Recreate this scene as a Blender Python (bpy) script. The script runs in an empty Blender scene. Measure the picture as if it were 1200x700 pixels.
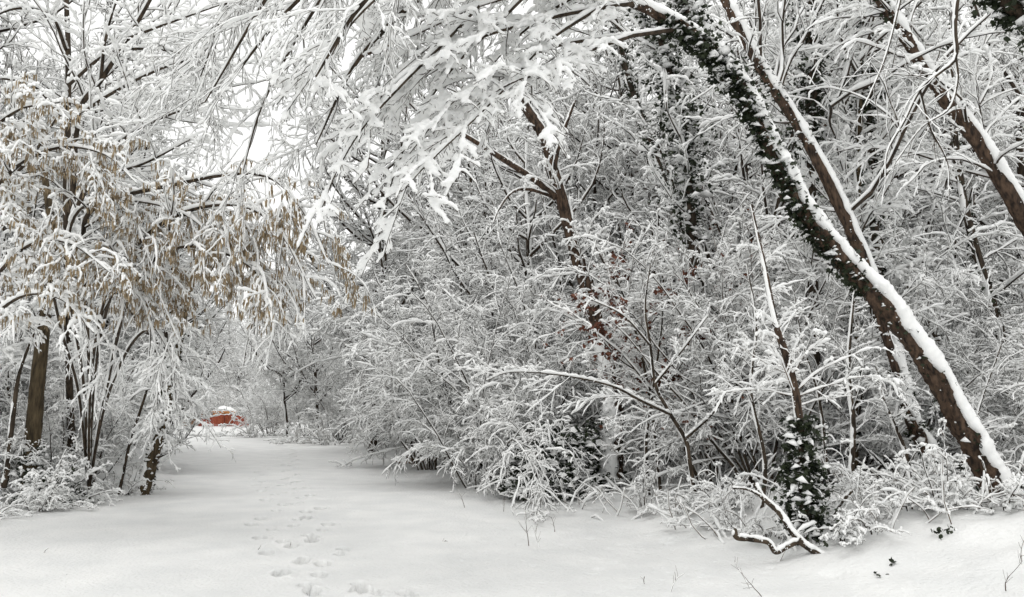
import bpy, math, random
import numpy as np
from mathutils import Vector

# ------------------------------------------------------------------ camera, sky, light, exposure
S = bpy.context.scene
COL = S.collection
TILT = math.radians(7.87)
EYE = 1.6
FPX = 940.0
cam = bpy.data.cameras.new("camera")
camo = bpy.data.objects.new("camera", cam)
COL.objects.link(camo)
camo.location = (0, 0, EYE)
camo.rotation_euler = (math.pi / 2 + TILT, 0, 0)
cam.sensor_width = 36
cam.lens = 36 * FPX / 1200
cam.clip_start = 0.05
cam.clip_end = 3000
S.camera = camo

world = bpy.data.worlds.new("World")
S.world = world
world.use_nodes = True
wn, wl = world.node_tree.nodes, world.node_tree.links
wn.clear()
sky = wn.new("ShaderNodeTexSky")
sky.sky_type = 'NISHITA'
sky.sun_disc = False
sky.sun_elevation = math.radians(74)
sky.sun_rotation = math.radians(200)
sky.dust_density = 5
hs = wn.new("ShaderNodeHueSaturation")
hs.inputs["Saturation"].default_value = 0.06
mx = wn.new("ShaderNodeMix"); mx.data_type = 'RGBA'
mx.inputs["Factor"].default_value = 0.72
mx.inputs["B"].default_value = (10.6, 10.65, 10.5, 1)       # even overcast cloud
bg = wn.new("ShaderNodeBackground")
bg.inputs["Strength"].default_value = 0.12
wo = wn.new("ShaderNodeOutputWorld")
wl.new(sky.outputs[0], hs.inputs["Color"])
wl.new(hs.outputs[0], mx.inputs["A"])
wl.new(mx.outputs["Result"], bg.inputs[0])
wl.new(bg.outputs[0], wo.inputs[0])

sun = bpy.data.lights.new("sun", 'SUN')
sun.energy = 0.5
sun.angle = math.radians(40)
sun.color = (1, 0.985, 0.96)
suno = bpy.data.objects.new("sun", sun)
COL.objects.link(suno)
suno.rotation_euler = (math.radians(16), 0, math.radians(-20))

S.view_settings.view_transform = 'Standard'
S.view_settings.look = 'None'
S.view_settings.exposure = 0.18
S.view_settings.gamma = 1
S.cycles.max_bounces = 7
S.cycles.diffuse_bounces = 6
S.cycles.glossy_bounces = 1
S.cycles.transmission_bounces = 1
S.cycles.transparent_max_bounces = 4
S.cycles.use_denoising = True
S.cycles.denoiser = 'OPENIMAGEDENOISE'
S.cycles.denoising_input_passes = 'RGB_ALBEDO_NORMAL'
S.cycles.denoising_prefilter = 'ACCURATE'
S.cycles.use_adaptive_sampling = False
S.cycles.sampling_pattern = 'BLUE_NOISE'
world.cycles.sampling_method = 'NONE'
S.cycles.use_light_tree = False

# ------------------------------------------------------------------ ground height and pixel helpers
def sm(a, b, x):
    t = np.clip((x - a) / (b - a), 0, 1)
    return t * t * (3 - 2 * t)

_rn = np.random.RandomState(5)
_W = [(_rn.uniform(0, 6.28), _rn.uniform(0, 6.28), _rn.uniform(0.5, 1.0)) for _ in range(40)]
def waves(x, y, f, k, n=8):
    o = 0
    for i in range(n):
        a, p, s = _W[(k * 7 + i) % 40]
        o = o + np.sin((x * math.cos(a) + y * math.sin(a)) * f * (0.6 + s) + p)
    return o / n

def xe(y):
    y = np.minimum(y, 70)
    return np.where(y < 16, 2.35 - 0.42 * (y - 8.5), -0.8 - 0.33 * (y - 16))

def xl(y):
    y = np.minimum(y, 70)
    return np.where(y < 14, -7.9, np.where(y < 20, -7.9 + 0.15 * (y - 14), -7.0 - 0.42 * (y - 20)))

def H(x, y):
    x = np.asarray(x, float); y = np.asarray(y, float)
    d = x - xe(y)
    h = 0.62 * sm(-0.3, 3.6, d) * (0.55 + 0.45 * sm(14, 8, y))
    h = h + 0.25 * sm(0.3, 4, xl(y) - x)
    off = sm(-0.2, 1.2, d) + sm(-0.2, 1.2, xl(y) - x)
    h = h + 0.05 * waves(x, y, 0.7, 1) + 0.012 * waves(x, y, 3.1, 2)
    h = h + off * (0.10 * waves(x, y, 2.2, 3) + 0.05 * waves(x, y, 6.0, 0))
    h = h + 0.5 * sm(48, 62, y) * sm(-8, -14, x) + 0.02 * np.maximum(y - 70, 0)
    # the shaded dip where the track bends by the arching shrubs
    h = h - 0.10 * np.exp(-(((x + 2.2) / 2.6) ** 2 + ((y - 20) / 2.2) ** 2))
    return h

def ray(px, py):
    a, b = (px - 600) / FPX, (350 - py) / FPX
    c, s = math.cos(TILT), math.sin(TILT)
    return np.array([a, c - b * s, s + b * c])

def at(px, py, Y):
    r = ray(px, py)
    return np.array([0, 0, EYE]) + r * (Y / r[1])

def onground(px, py):
    r = ray(px, py)
    for Y in np.arange(4, 120, 0.05):
        p = np.array([0, 0, EYE]) + r * (Y / r[1])
        if p[2] <= H(p[0], p[1]):
            return p
    return p

def gxy(px, Y):
    """a ground point seen in column px at depth Y"""
    x = (px - 600) / FPX * Y / (math.cos(TILT))
    return np.array([x, Y, float(H(x, Y))])

# ------------------------------------------------------------------ materials
def mat(name, build):
    m = bpy.data.materials.new(name); m.use_nodes = True
    nt = m.node_tree
    b = nt.nodes["Principled BSDF"]
    build(nt, b)
    return m

def noise_col(nt, b, c1, c2, scale=8, detail=4, bump=0.0, bscale=None, dist=0.01, stretch=None, rough=0.8, contrast=(0.35, 0.65)):
    N, L = nt.nodes, nt.links
    tc = N.new("ShaderNodeTexCoord")
    src = tc.outputs["Object"]
    if stretch:
        mp = N.new("ShaderNodeMapping"); mp.inputs["Scale"].default_value = stretch
        L.new(src, mp.inputs[0]); src = mp.outputs[0]
    n = N.new("ShaderNodeTexNoise"); n.inputs["Scale"].default_value = scale; n.inputs["Detail"].default_value = detail
    L.new(src, n.inputs["Vector"])
    r = N.new("ShaderNodeValToRGB")
    r.color_ramp.elements[0].position = contrast[0]; r.color_ramp.elements[1].position = contrast[1]
    r.color_ramp.elements[0].color = (*c1, 1); r.color_ramp.elements[1].color = (*c2, 1)
    L.new(n.outputs[0], r.inputs[0]); L.new(r.outputs[0], b.inputs["Base Color"])
    b.inputs["Roughness"].default_value = rough
    b.inputs["Specular IOR Level"].default_value = 0.2
    if bump:
        n2 = N.new("ShaderNodeTexNoise"); n2.inputs["Scale"].default_value = bscale or scale * 3; n2.inputs["Detail"].default_value = 4
        L.new(src, n2.inputs["Vector"])
        bp = N.new("ShaderNodeBump"); bp.inputs["Strength"].default_value = bump; bp.inputs["Distance"].default_value = dist
        L.new(n2.outputs[0], bp.inputs["Height"]); L.new(bp.outputs[0], b.inputs["Normal"])

SNOW_A, SNOW_B = (0.83, 0.835, 0.83), (0.90, 0.90, 0.89)
M = {}
M['snow'] = mat('snow', lambda nt, b: noise_col(nt, b, SNOW_A, SNOW_B, 14, 3, rough=0.7))
M['snow_ground'] = mat('snow_ground', lambda nt, b: noise_col(nt, b, (0.70, 0.705, 0.70), (0.78, 0.78, 0.77), 1.3, 5, bump=0.6, bscale=24, dist=0.035, rough=0.65))
M['twig'] = mat('twig', lambda nt, b: noise_col(nt, b, (0.022, 0.017, 0.013), (0.07, 0.05, 0.036), 5, 3))
M['twig_brown'] = mat('twig_brown', lambda nt, b: noise_col(nt, b, (0.05, 0.03, 0.018), (0.13, 0.08, 0.05), 5, 3))
M['bark_dark'] = mat('bark_dark', lambda nt, b: noise_col(nt, b, (0.018, 0.014, 0.010), (0.075, 0.055, 0.038), 16, 5, bump=0.8, bscale=40, dist=0.01, stretch=(1, 1, .25)))
M['bark_red'] = mat('bark_red', lambda nt, b: noise_col(nt, b, (0.018, 0.013, 0.010), (0.105, 0.068, 0.046), 22, 6, bump=1.0, bscale=45, dist=0.015, stretch=(1, 1, .3)))
M['bark_olive'] = mat('bark_olive', lambda nt, b: noise_col(nt, b, (0.028, 0.021, 0.012), (0.105, 0.078, 0.045), 22, 6, bump=0.8, bscale=50, dist=0.01, stretch=(1, 1, .2)))
M['ivy'] = mat('ivy', lambda nt, b: noise_col(nt, b, (0.008, 0.012, 0.007), (0.034, 0.044, 0.022), 9, 2, rough=0.45))
M['catkin'] = mat('catkin', lambda nt, b: noise_col(nt, b, (0.19, 0.145, 0.09), (0.37, 0.285, 0.18), 12, 2))
M['dead_leaf'] = mat('dead_leaf', lambda nt, b: noise_col(nt, b, (0.07, 0.024, 0.016), (0.20, 0.085, 0.055), 9, 2))
M['tan_leaf'] = mat('tan_leaf', lambda nt, b: noise_col(nt, b, (0.14, 0.075, 0.04), (0.30, 0.19, 0.11), 9, 2))
M['red_mesh'] = mat('red_mesh', lambda nt, b: noise_col(nt, b, (0.24, 0.05, 0.032), (0.38, 0.10, 0.06), 3, 3))
M['orange'] = mat('orange', lambda nt, b: noise_col(nt, b, (0.42, 0.17, 0.05), (0.55, 0.26, 0.09), 3, 3))
M['brown_board'] = mat('brown_board', lambda nt, b: noise_col(nt, b, (0.16, 0.10, 0.07), (0.30, 0.20, 0.14), 4, 3))
M['dark_metal'] = mat('dark_metal', lambda nt, b: noise_col(nt, b, (0.03, 0.03, 0.035), (0.07, 0.07, 0.07), 4, 3))

# ------------------------------------------------------------------ mesh accumulation (numpy)
class MB:
    def __init__(s):
        s.v = []; s.q = []; s.qm = []; s.t = []; s.tm = []; s.n = 0
    def add(s, v, q=None, t=None, m=0):
        v = np.asarray(v, np.float32).reshape(-1, 3)
        if q is not None and len(q):
            q = np.asarray(q, np.int32).reshape(-1, 4); s.q.append(q + s.n); s.qm.append(np.full(len(q), m, np.int32))
        if t is not None and len(t):
            t = np.asarray(t, np.int32).reshape(-1, 3); s.t.append(t + s.n); s.tm.append(np.full(len(t), m, np.int32))
        s.v.append(v); s.n += len(v)
    def mesh(s, name, mats, smooth=True):
        me = bpy.data.meshes.new(name)
        v = np.concatenate(s.v)
        q = np.concatenate(s.q) if s.q else np.zeros((0, 4), np.int32)
        t = np.concatenate(s.t) if s.t else np.zeros((0, 3), np.int32)
        me.vertices.add(len(v)); me.vertices.foreach_set("co", v.ravel())
        nl = q.size + t.size
        me.loops.add(nl); me.loops.foreach_set("vertex_index", np.concatenate([q.ravel(), t.ravel()]))
        me.polygons.add(len(q) + len(t))
        st = np.concatenate([np.arange(len(q)) * 4, q.size + np.arange(len(t)) * 3]).astype(np.int32)
        me.polygons.foreach_set("loop_start", st)
        mi = np.concatenate((s.qm or [np.zeros(0, np.int32)]) + (s.tm or [np.zeros(0, np.int32)]))
        me.polygons.foreach_set("material_index", mi)
        me.polygons.foreach_set("use_smooth", np.full(len(mi), smooth))
        for m in mats: me.materials.append(m)
        me.update(calc_edges=True)
        return me

def tang(P):
    d = np.diff(P, axis=1); d = np.concatenate([d, d[:, -1:]], 1)
    d[:, 1:-1] = (d[:, 1:-1] + d[:, :-2])
    return d / (np.linalg.norm(d, axis=2, keepdims=True) + 1e-9)

def tubes(mb, P, R, k=3, m=0, rough=0.0, rng=None):
    """P[N,n,3] R[N,n]"""
    N, n = R.shape
    if N == 0: return
    T = tang(P)
    up = np.zeros_like(T); up[..., 2] = 1
    vert = np.abs(T[..., 2:3]) > 0.93
    up = np.where(vert, np.array([0, -1.0, 0]), up)
    s = np.cross(T, up); s /= np.linalg.norm(s, axis=2, keepdims=True) + 1e-9
    u = np.cross(s, T)
    a = np.arange(k) / k * 2 * math.pi + math.pi / 2
    rr = R[..., None]
    if rough: rr = rr * (1 + rough * (rng.rand(N, n, k) - .5))
    V = P[:, :, None] + (s[:, :, None] * np.cos(a)[:, None] + u[:, :, None] * np.sin(a)[:, None]) * (rr[..., None] if rough else R[:, :, None, None])
    idx = np.arange(N * n * k).reshape(N, n, k)
    A = idx[:, :-1]; B = idx[:, 1:]
    q = np.stack([A, np.roll(A, -1, 2), np.roll(B, -1, 2), B], -1)
    mb.add(V, q=q, m=m)

WIND = np.array([-0.22, 0.02, 0.0])
def snow_on(mb, P, R, w0, h0, rng, m=1, gap=0.1, fine=2, kw=1.0):
    """a lumpy ridge of snow lying along the upper side of every branch"""
    N, n = R.shape
    if N == 0: return
    if fine > 1:
        nn = (n - 1) * fine + 1
        t = np.linspace(0, n - 1, nn); i = np.minimum(t.astype(int), n - 2); f = (t - i)
        P = P[:, i] * (1 - f)[None, :, None] + P[:, i + 1] * f[None, :, None]
        R = R[:, i] * (1 - f) + R[:, i + 1] * f
        n = nn
    T = tang(P)
    D = np.array([0, 0, 1.0]) + WIND
    D = D / np.linalg.norm(D)
    d = D - T * (T @ D)[..., None]
    hz = np.linalg.norm(d, axis=2)
    nrm = d / (hz[..., None] + 1e-6)
    s = np.cross(T, nrm)
    br = rng.uniform(0.6, 1.3, (N, 1))
    lump = br * (0.45 + 1.05 * rng.rand(N, n))
    lump *= np.where(rng.rand(N, n) < gap, 0.25, 1.0)
    e = np.ones(n); e[0] = 0.5; e[-1] = 0.25
    lump = lump * e
    g = 0.25 + 0.75 * hz ** 1.5
    w = (R * 0.95 + w0 * lump * kw) * (0.45 + 0.55 * hz)
    h = h0 * lump * g + R * 0.15
    w = np.where(e[None] < 0.4, w * 0.4, w)
    base = R * 0.35
    sec = []
    def pt(a, b): return P + s * a[..., None] + nrm * b[..., None]
    sec = [pt(0 * w, base - 0.15 * h), pt(w, base + 0.18 * h), pt(w * 0.62, R + h * 0.82), pt(-w * 0.62, R + h * 0.82), pt(-w, base + 0.18 * h)]
    V = np.stack(sec, 2)
    k = 5
    idx = np.arange(N * n * k).reshape(N, n, k)
    A = idx[:, :-1]; B = idx[:, 1:]
    q = np.stack([A, np.roll(A, -1, 2), np.roll(B, -1, 2), B], -1)
    mb.add(V, q=q, m=m)

def grow(rng, P, R, n, m, Lf, ang, tr=(0.15, 1.0), wob=0.12, bend=0.0, rr=0.012, rmin=0.003, flat=0.0, taper=0.3, zmin=None, Labs=None):
    N, mp, _ = P.shape
    seg = np.linalg.norm(np.diff(P, axis=1), axis=2).sum(1)
    idx = rng.choice(N, n, p=seg / seg.sum())
    t = rng.uniform(tr[0], tr[1], n)
    f = t * (mp - 1); i = np.minimum(f.astype(int), mp - 2); f = (f - i)[:, None]
    p0 = P[idx, i] * (1 - f) + P[idx, i + 1] * f
    r0 = R[idx, i] * (1 - f[:, 0]) + R[idx, i + 1] * f[:, 0]
    T = P[idx, i + 1] - P[idx, i]; T /= np.linalg.norm(T, axis=1, keepdims=True) + 1e-9
    z = np.tile([0, 0, 1.0], (n, 1))
    s = np.cross(T, z) + 1e-3 * rng.randn(n, 3); s /= np.linalg.norm(s, axis=1, keepdims=True)
    u = np.cross(s, T)
    az = rng.uniform(0, 2 * math.pi, n)
    ca, sa = np.cos(az), np.sin(az) * (1 - flat)
    q = np.sqrt(ca ** 2 + sa ** 2) + 1e-9
    perp = s * (ca / q)[:, None] + u * (sa / q)[:, None]
    a = np.radians(rng.uniform(ang[0], ang[1], n))[:, None]
    d = T * np.cos(a) + perp * np.sin(a)
    L = (seg[idx] * Lf if Labs is None else np.full(n, Labs)) * rng.uniform(0.55, 1.25, n) * (1 - 0.5 * t)
    out = np.zeros((n, m, 3)); out[:, 0] = p0
    for j in range(1, m):
        d = d + wob * rng.randn(n, 3)
        d[:, 2] += bend * (j / (m - 1))
        d /= np.linalg.norm(d, axis=1, keepdims=True)
        out[:, j] = out[:, j - 1] + d * (L / (m - 1))[:, None]
    if zmin is not None:
        out[..., 2] = np.maximum(out[..., 2], zmin + 0.04 * rng.rand(n, m))
    rs = np.maximum(np.minimum(r0 * 0.75, L * rr), rmin)
    RR = rs[:, None] * np.linspace(1, taper, m)[None]
    return out, np.maximum(RR, rmin * 0.7)

def spline(pts, n):
    """pts rows: x,y,z,r - Catmull-Rom resample to n points"""
    p = np.asarray(pts, float)
    p = np.vstack([2 * p[0] - p[1], p, 2 * p[-1] - p[-2]])
    m = len(p) - 3
    out = []
    for t in np.linspace(0, m - 1e-6, n):
        i = int(t); f = t - i
        a, b, c, d = p[i:i + 4]
        out.append(0.5 * ((2 * b) + (-a + c) * f + (2 * a - 5 * b + 4 * c - d) * f * f + (-a + 3 * b - 3 * c + d) * f ** 3))
    o = np.array(out)
    return o[:, :3], np.maximum(o[:, 3], 0.002)

def trunk_mesh(P, R, name, bark, k=18, rng=None, jag=0.10):
    """solid trunk with ridged bark and closed ends"""
    mb = MB()
    n = len(R)
    rr = R[:, None] * np.ones((n, k))
    ridge = rng.randn(k); 
    ph = rng.uniform(0, 6.28, 6)
    th = np.arange(k) / k * 6.283
    s = np.arange(n)[:, None]
    for j in range(6):
        rr = rr * (1 + jag * 0.35 * np.sin(th[None] * (2 + j) + s * (0.10 + 0.08 * j) + ph[j]))
    rr = rr * (1 + jag * 0.5 * rng.randn(n, k) * 0.5)
    T = tang(P[None])[0]
    up = np.tile([0, 0, 1.0], (n, 1)); up[np.abs(T[:, 2]) > 0.93] = (0, -1, 0)
    if (np.abs(T[:, 2]) > 0.9).any(): up[:] = (0.0, -1.0, 0.0)
    sd = np.cross(T, up); sd /= np.linalg.norm(sd, axis=1, keepdims=True)
    u = np.cross(sd, T)
    V = P[:, None] + (sd[:, None] * np.cos(th)[None, :, None] + u[:, None] * np.sin(th)[None, :, None]) * rr[..., None]
    idx = np.arange(n * k).reshape(n, k)
    A, B = idx[:-1], idx[1:]
    q = np.stack([A, np.roll(A, -1, 1), np.roll(B, -1, 1), B], -1)
    V = np.vstack([V.reshape(-1, 3), P[:1], P[-1:] + T[-1:] * R[-1] * 0.6])
    i0, i1 = n * k, n * k + 1
    t = [[i0, idx[0, (j + 1) % k], idx[0, j]] for j in range(k)] + [[i1, idx[-1, j], idx[-1, (j + 1) % k]] for j in range(k)]
    mb.add(V, q=q, t=t, m=0)
    return mb.mesh(name, [bark])

def trunk_snow(P, R, name, rng, thick=0.05, spread=60, wind=WIND, rag=14, cover=1.0):
    """sheet of snow plastered along the weather side of a trunk, ragged at both edges"""
    mb = MB(); n = len(R); K = 9
    T = tang(P[None])[0]
    D = np.array([0, 0, 1.0]) + np.asarray(wind) * 1.0
    D /= np.linalg.norm(D)
    d = D - T * (T @ D)[:, None]; hz = np.linalg.norm(d, axis=1)
    nr = d / hz[:, None]; sd = np.cross(T, nr)
    def nz(scale):
        m = max(3, int(n / scale) + 2)
        c = rng.randn(m); x = np.linspace(0, m - 1.01, n); i = x.astype(int); f = x - i; f = f * f * (3 - 2 * f)
        return c[i] * (1 - f) + c[i + 1] * f
    q_ = n / 110.0
    aL = np.radians(spread + rag * .8 * nz(9 * q_) + rag * .7 * nz(3 * q_) + rag * .45 * nz(1.2 * q_ + .3)); aR = np.radians(spread + rag * .8 * nz(9 * q_) + rag * .7 * nz(3 * q_) + rag * .45 * nz(1.2 * q_ + .3))
    lo = 0.12
    aL, aR = np.clip(aL, lo, 2.0), np.clip(aR, lo, 2.0)
    th = thick * (1 + 0.22 * nz(4 * q_) + 0.10 * nz(1.5 * q_)) * (0.45 + 0.55 * hz)
    if cover < 1:
        gate = sm(-0.2, 0.4, nz(3) + (cover * 2 - 1) * 1.6)
        th = th * gate; aL = aL * (0.2 + 0.8 * gate); aR = aR * (0.2 + 0.8 * gate)
    e = np.minimum(1, np.minimum(np.arange(n) / 2.0, (n - 1 - np.arange(n)) / 2.0)) * 0.9 + 0.1
    th = np.maximum(th * e * np.clip(R / .10, .3, 1), 0.002)
    rows = []
    for j in range(K):
        uu = j / (K - 1) * 2 - 1
        a = np.where(uu < 0, uu * aL, uu * aR)
        prof = (1 - abs(uu) ** 3) ** 0.7
        r = R * 0.97 + th * prof * (1 + 0.1 * rng.randn(n))
        rows.append(P + (nr * np.cos(a)[:, None] + sd * np.sin(a)[:, None]) * r[:, None])
    rows.append(P + nr * (R * 0.5)[:, None])
    V = np.stack(rows, 1); k = K + 1
    idx = np.arange(n * k).reshape(n, k); A, B = idx[:-1], idx[1:]
    q = np.stack([A, np.roll(A, -1, 1), np.roll(B, -1, 1), B], -1)
    mb.add(V, q=q, m=0)
    # flecks caught in the bark beside the main strip
    nf = int(n * .8); i = rng.randint(1, n - 1, nf); sg = np.where(rng.rand(nf) < .5, -1, 1)
    a = sg * (np.where(sg < 0, aL[i], aR[i]) + np.radians(rng.exponential(22, nf) + 3))
    o_ = nr[i] * np.cos(a)[:, None] + sd[i] * np.sin(a)[:, None]; c = P[i] + o_ * (R[i] * 1.0)[:, None]
    tt = T[i]; xx = np.cross(tt, o_); rad = rng.uniform(.004, .015, nf) * rng.uniform(.5, 1.2, nf) * (0.5 + min(1, float(R.max()) / .12) * .6)
    an = np.arange(6) / 6 * 6.283
    ring = c[:, None] + (xx[:, None] * np.cos(an)[None, :, None] * 1.1 + tt[:, None] * np.sin(an)[None, :, None]) * (rad[:, None] * (.6 + .7 * rng.rand(nf, 6)))[..., None]
    V2 = np.concatenate([ring, (c + o_ * (rad * .9)[:, None])[:, None], (c - o_ * .01)[:, None]], 1)
    tr = []
    for j in range(6): tr += [[j, (j + 1) % 6, 6], [(j + 1) % 6, j, 7]]
    mb.add(V2, t=np.array(tr)[None] + (np.arange(nf) * 8)[:, None, None], m=0)
    return mb.mesh(name, [M['snow']])

IVY = np.array([[0, 0, 0], [.42, .18, .06], [.5, .55, -.02], [.16, .62, .05], [0, 1.05, -.1], [-.16, .62, .05], [-.5, .55, -.02], [-.42, .18, .06]])
IVT = np.array([[0, 1, 2], [0, 2, 3], [0, 3, 4], [0, 4, 5], [0, 5, 6], [0, 6, 7]])
def leaves(mb, C, size, rng, out=None, m=0, snow_m=None, snowp=0.5, droop=0.6):
    """small lobed leaves hanging at points C, some carrying a dab of snow"""
    n = len(C)
    if n == 0: return
    d = rng.randn(n, 3) * 0.7
    if out is not None: d += out
    d[:, 2] -= droop
    d /= np.linalg.norm(d, axis=1, keepdims=True)
    x = np.cross(d, rng.randn(n, 3)); 
    zz = np.tile([0, 0, 1.0], (n, 1))
    x = 0.6 * np.cross(d, zz) + 0.5 * rng.randn(n, 3); x -= d * (x * d).sum(1)[:, None]
    x /= np.linalg.norm(x, axis=1, keepdims=True) + 1e-9
    z = np.cross(x, d)
    sc = (size * rng.uniform(0.6, 1.3, n))[:, None, None]
    B = np.stack([x, d, z], 1)
    V = C[:, None] + np.einsum('kj,njl->nkl', IVY, B) * sc
    t = IVT[None] + (np.arange(n) * 8)[:, None, None]
    mb.add(V, t=t, m=m)
    if snow_m is not None:
        sel = rng.rand(n) < snowp
        c = C[sel] + V[sel].mean(1) * 0 ; k = sel.sum()
        cc = V[sel].mean(1) + np.array([0, 0, 1.0]) * (size * 0.08)
        a = np.arange(6) / 6 * 6.283
        rad = (size * rng.uniform(0.4, 0.8, k))[:, None, None]
        rad = rad * np.clip(np.exp(.55 * rng.randn(k)), .4, 2.2)[:, None, None] * .85
        ring = np.stack([np.cos(a), np.sin(a), 0 * a], 1)[None] * rad * (0.75 + 0.45 * rng.rand(k, 6, 1))
        tilt = ring.copy(); tilt[..., 2] = (ring * np.clip(rng.randn(k, 1, 3) * .28, -.45, .45)).sum(-1) - .1 * rad[:, :, 0]
        top = cc + np.array([0, 0, 1.0]) * (rad[:, :, 0] * 0.7)
        bot = cc - np.array([0, 0, 1.0]) * (rad[:, :, 0] * 0.2)
        V2 = np.concatenate([cc[:, None] + tilt, top[:, None], bot[:, None]], 1)
        tr = []
        for j in range(6): tr += [[j, (j + 1) % 6, 6], [(j + 1) % 6, j, 7]]
        t2 = np.array(tr)[None] + (np.arange(k) * 8)[:, None, None]
        mb.add(V2, t=t2, m=snow_m)

def spindles(mb, C, L, r, rng, m=0, sway=0.12):
    """catkins: slender hanging spindles"""
    n = len(C)
    d = np.tile([0, 0, -1.0], (n, 1)) + sway * rng.randn(n, 3); d /= np.linalg.norm(d, axis=1, keepdims=True)
    l = L * rng.uniform(0.6, 1.25, n)
    ts = np.array([0, .12, .55, 1.0]); rs = np.array([.35, 1, .95, .3])
    P = C[:, None] + d[:, None] * (ts[None, :, None] * l[:, None, None])
    tubes(mb, P, np.tile(rs * r, (n, 1)), k=5, m=m)

def frac_obj(name, me, parent=None):
    o = bpy.data.objects.new(name, me); COL.objects.link(o)
    if parent is not None: o.parent = parent
    return o

def tag(o, label=None, cat=None, group=None, kind=None):
    if label: o['label'] = label
    if cat: o['category'] = cat
    if group: o['group'] = group
    if kind: o['kind'] = kind
    return o

def empty(name, loc, label, cat, group=None):
    o = bpy.data.objects.new(name, None); COL.objects.link(o)
    o.empty_display_size = 0.2
    o.location = tuple(float(v) for v in loc)
    return tag(o, label, cat, group)

def copy_tree(o, parent=None):
    c = o.copy(); COL.objects.link(c); c.parent = parent
    for ch in list(o.children): copy_tree(ch, c)
    return c
#==SECTION2==
# ------------------------------------------------------------------ ground
def axis(segs):
    out = [segs[0][0]]
    for a, b, st0, st1 in segs:
        x = a
        n = max(2, int(round((b - a) / ((st0 + st1) / 2))))
        w = np.linspace(st0, st1, n); w = w / w.sum() * (b - a)
        out += list(a + np.cumsum(w))
    return np.array(out)

def build_ground():
    xs = axis([(-400, -60, 40, 8), (-60, -14, 3, .25), (-14, -7, .12, .06), (-7, -4.2, .05, .03), (-4.2, 0.4, .025, .025), (0.4, 7.5, .035, .04), (7.5, 16, .08, .25), (16, 60, .5, 4), (60, 400, 8, 40)])
    ys = axis([(-60, -2, 8, .6), (-2, 4, .3, .08), (4, 6, .05, .03), (6, 13, .03, .035), (13, 25, .04, .10), (25, 70, .12, .6), (70, 160, 1, 6), (160, 900, 15, 60)])
    X, Y = np.meshgrid(xs, ys)
    Z = H(X, Y)
    r = np.random.RandomState(3)
    # trampled footprints: walkers' and dogs' prints, each a real dent with a raised rim
    tracks = [([(355, 700), (345, 650), (352, 610), (318, 590), (300, 560), (322, 545)], 20), ([(415, 700), (388, 672), (385, 640), (350, 600), (340, 570), (345, 545), (350, 528)], 26),
              ([(400, 690), (395, 655), (378, 628), (366, 600), (352, 575), (340, 550), (330, 535)], 22), ([(345, 690), (325, 640), (300, 610), (296, 603)], 9),
              ([(300, 545), (345, 520), (352, 512)], 16), ([(345, 535), (338, 522), (322, 514), (300, 508), (275, 504)], 34), ([(470, 700), (440, 690), (425, 700)], 3)]
    for pix, cnt in tracks:
        W = np.array([onground(a, b)[:2] for a, b in pix])
        cs = np.concatenate([[0], np.cumsum(np.linalg.norm(np.diff(W, axis=0), axis=1))])
        for k in range(cnt):
            s_ = (k + 0.3 * r.rand()) / cnt * cs[-1]
            px_, py_ = np.interp(s_, cs, W[:, 0]), np.interp(s_, cs, W[:, 1])
            j = min(np.searchsorted(cs, s_), len(W) - 1); j = max(j, 1)
            dv = W[j] - W[j - 1]; dv = dv / np.linalg.norm(dv)
            nv = np.array([-dv[1], dv[0]])
            px_ += nv[0] * (0.11 if k % 2 else -0.11) + 0.03 * r.randn(); py_ += nv[1] * (0.11 if k % 2 else -0.11) + 0.03 * r.randn()
            sz = r.uniform(0.75, 1.25)
            ix = np.where(np.abs(xs - px_) < 0.5)[0]; iy = np.where(np.abs(ys - py_) < 0.5)[0]
            if len(ix) < 2 or len(iy) < 2: continue
            sub = np.ix_(iy, ix)
            ux, uy = X[sub] - px_, Y[sub] - py_
            a_, b_ = (ux * dv[0] + uy * dv[1]) / (0.145 * sz), (ux * nv[0] + uy * nv[1]) / (0.065 * sz)
            q = np.sqrt(a_ ** 2 + b_ ** 2)
            Z[sub] -= 0.14 * sz * (1 - sm(0.82, 1.06, q)) - 0.012 * np.exp(-((q - 1.5) / 0.3) ** 2) * (1 + 0.3 * r.randn(*q.shape))
    # small pocks and crumbs dropped from the branches
    for k in range(1500):
        px_, py_ = r.uniform(-4.2, 6.5), r.uniform(6.0, 17)
        if r.rand() < .6: py_ = r.uniform(6, 12); px_ = float(xe(py_)) + r.normal(-.3, 1.1)
        sz = r.uniform(0.018, 0.05) * (1 + (r.rand() < .1))
        ix = np.where(np.abs(xs - px_) < 0.2)[0]; iy = np.where(np.abs(ys - py_) < 0.2)[0]
        if len(ix) < 2 or len(iy) < 2: continue
        sub = np.ix_(iy, ix)
        Z[sub] += (r.rand() - 0.62) * 0.7 * sz * np.exp(-((X[sub] - px_) ** 2 + (Y[sub] - py_) ** 2) / sz ** 2)
    Z += sm(.2, 2.2, X - xe(Y)) * (Y < 14) * (0.022 * waves(X, Y, 7.5, 1) + 0.014 * waves(X, Y, 15, 3))
    # fine unevenness
    Z += 0.004 * waves(X, Y, 11, 2) + 0.003 * waves(X, Y, 23, 4)
    ny, nx = X.shape
    idx = np.arange(nx * ny).reshape(ny, nx)
    q = np.stack([idx[:-1, :-1], idx[:-1, 1:], idx[1:, 1:], idx[1:, :-1]], -1)
    mb = MB(); mb.add(np.stack([X, Y, Z], -1), q=q)
    o = frac_obj('snowy_ground', mb.mesh('snowy_ground', [M['snow_ground']]))
    tag(o, 'snow-covered track and banks of the wood, trodden with footprints', kind='structure')
build_ground()

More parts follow.
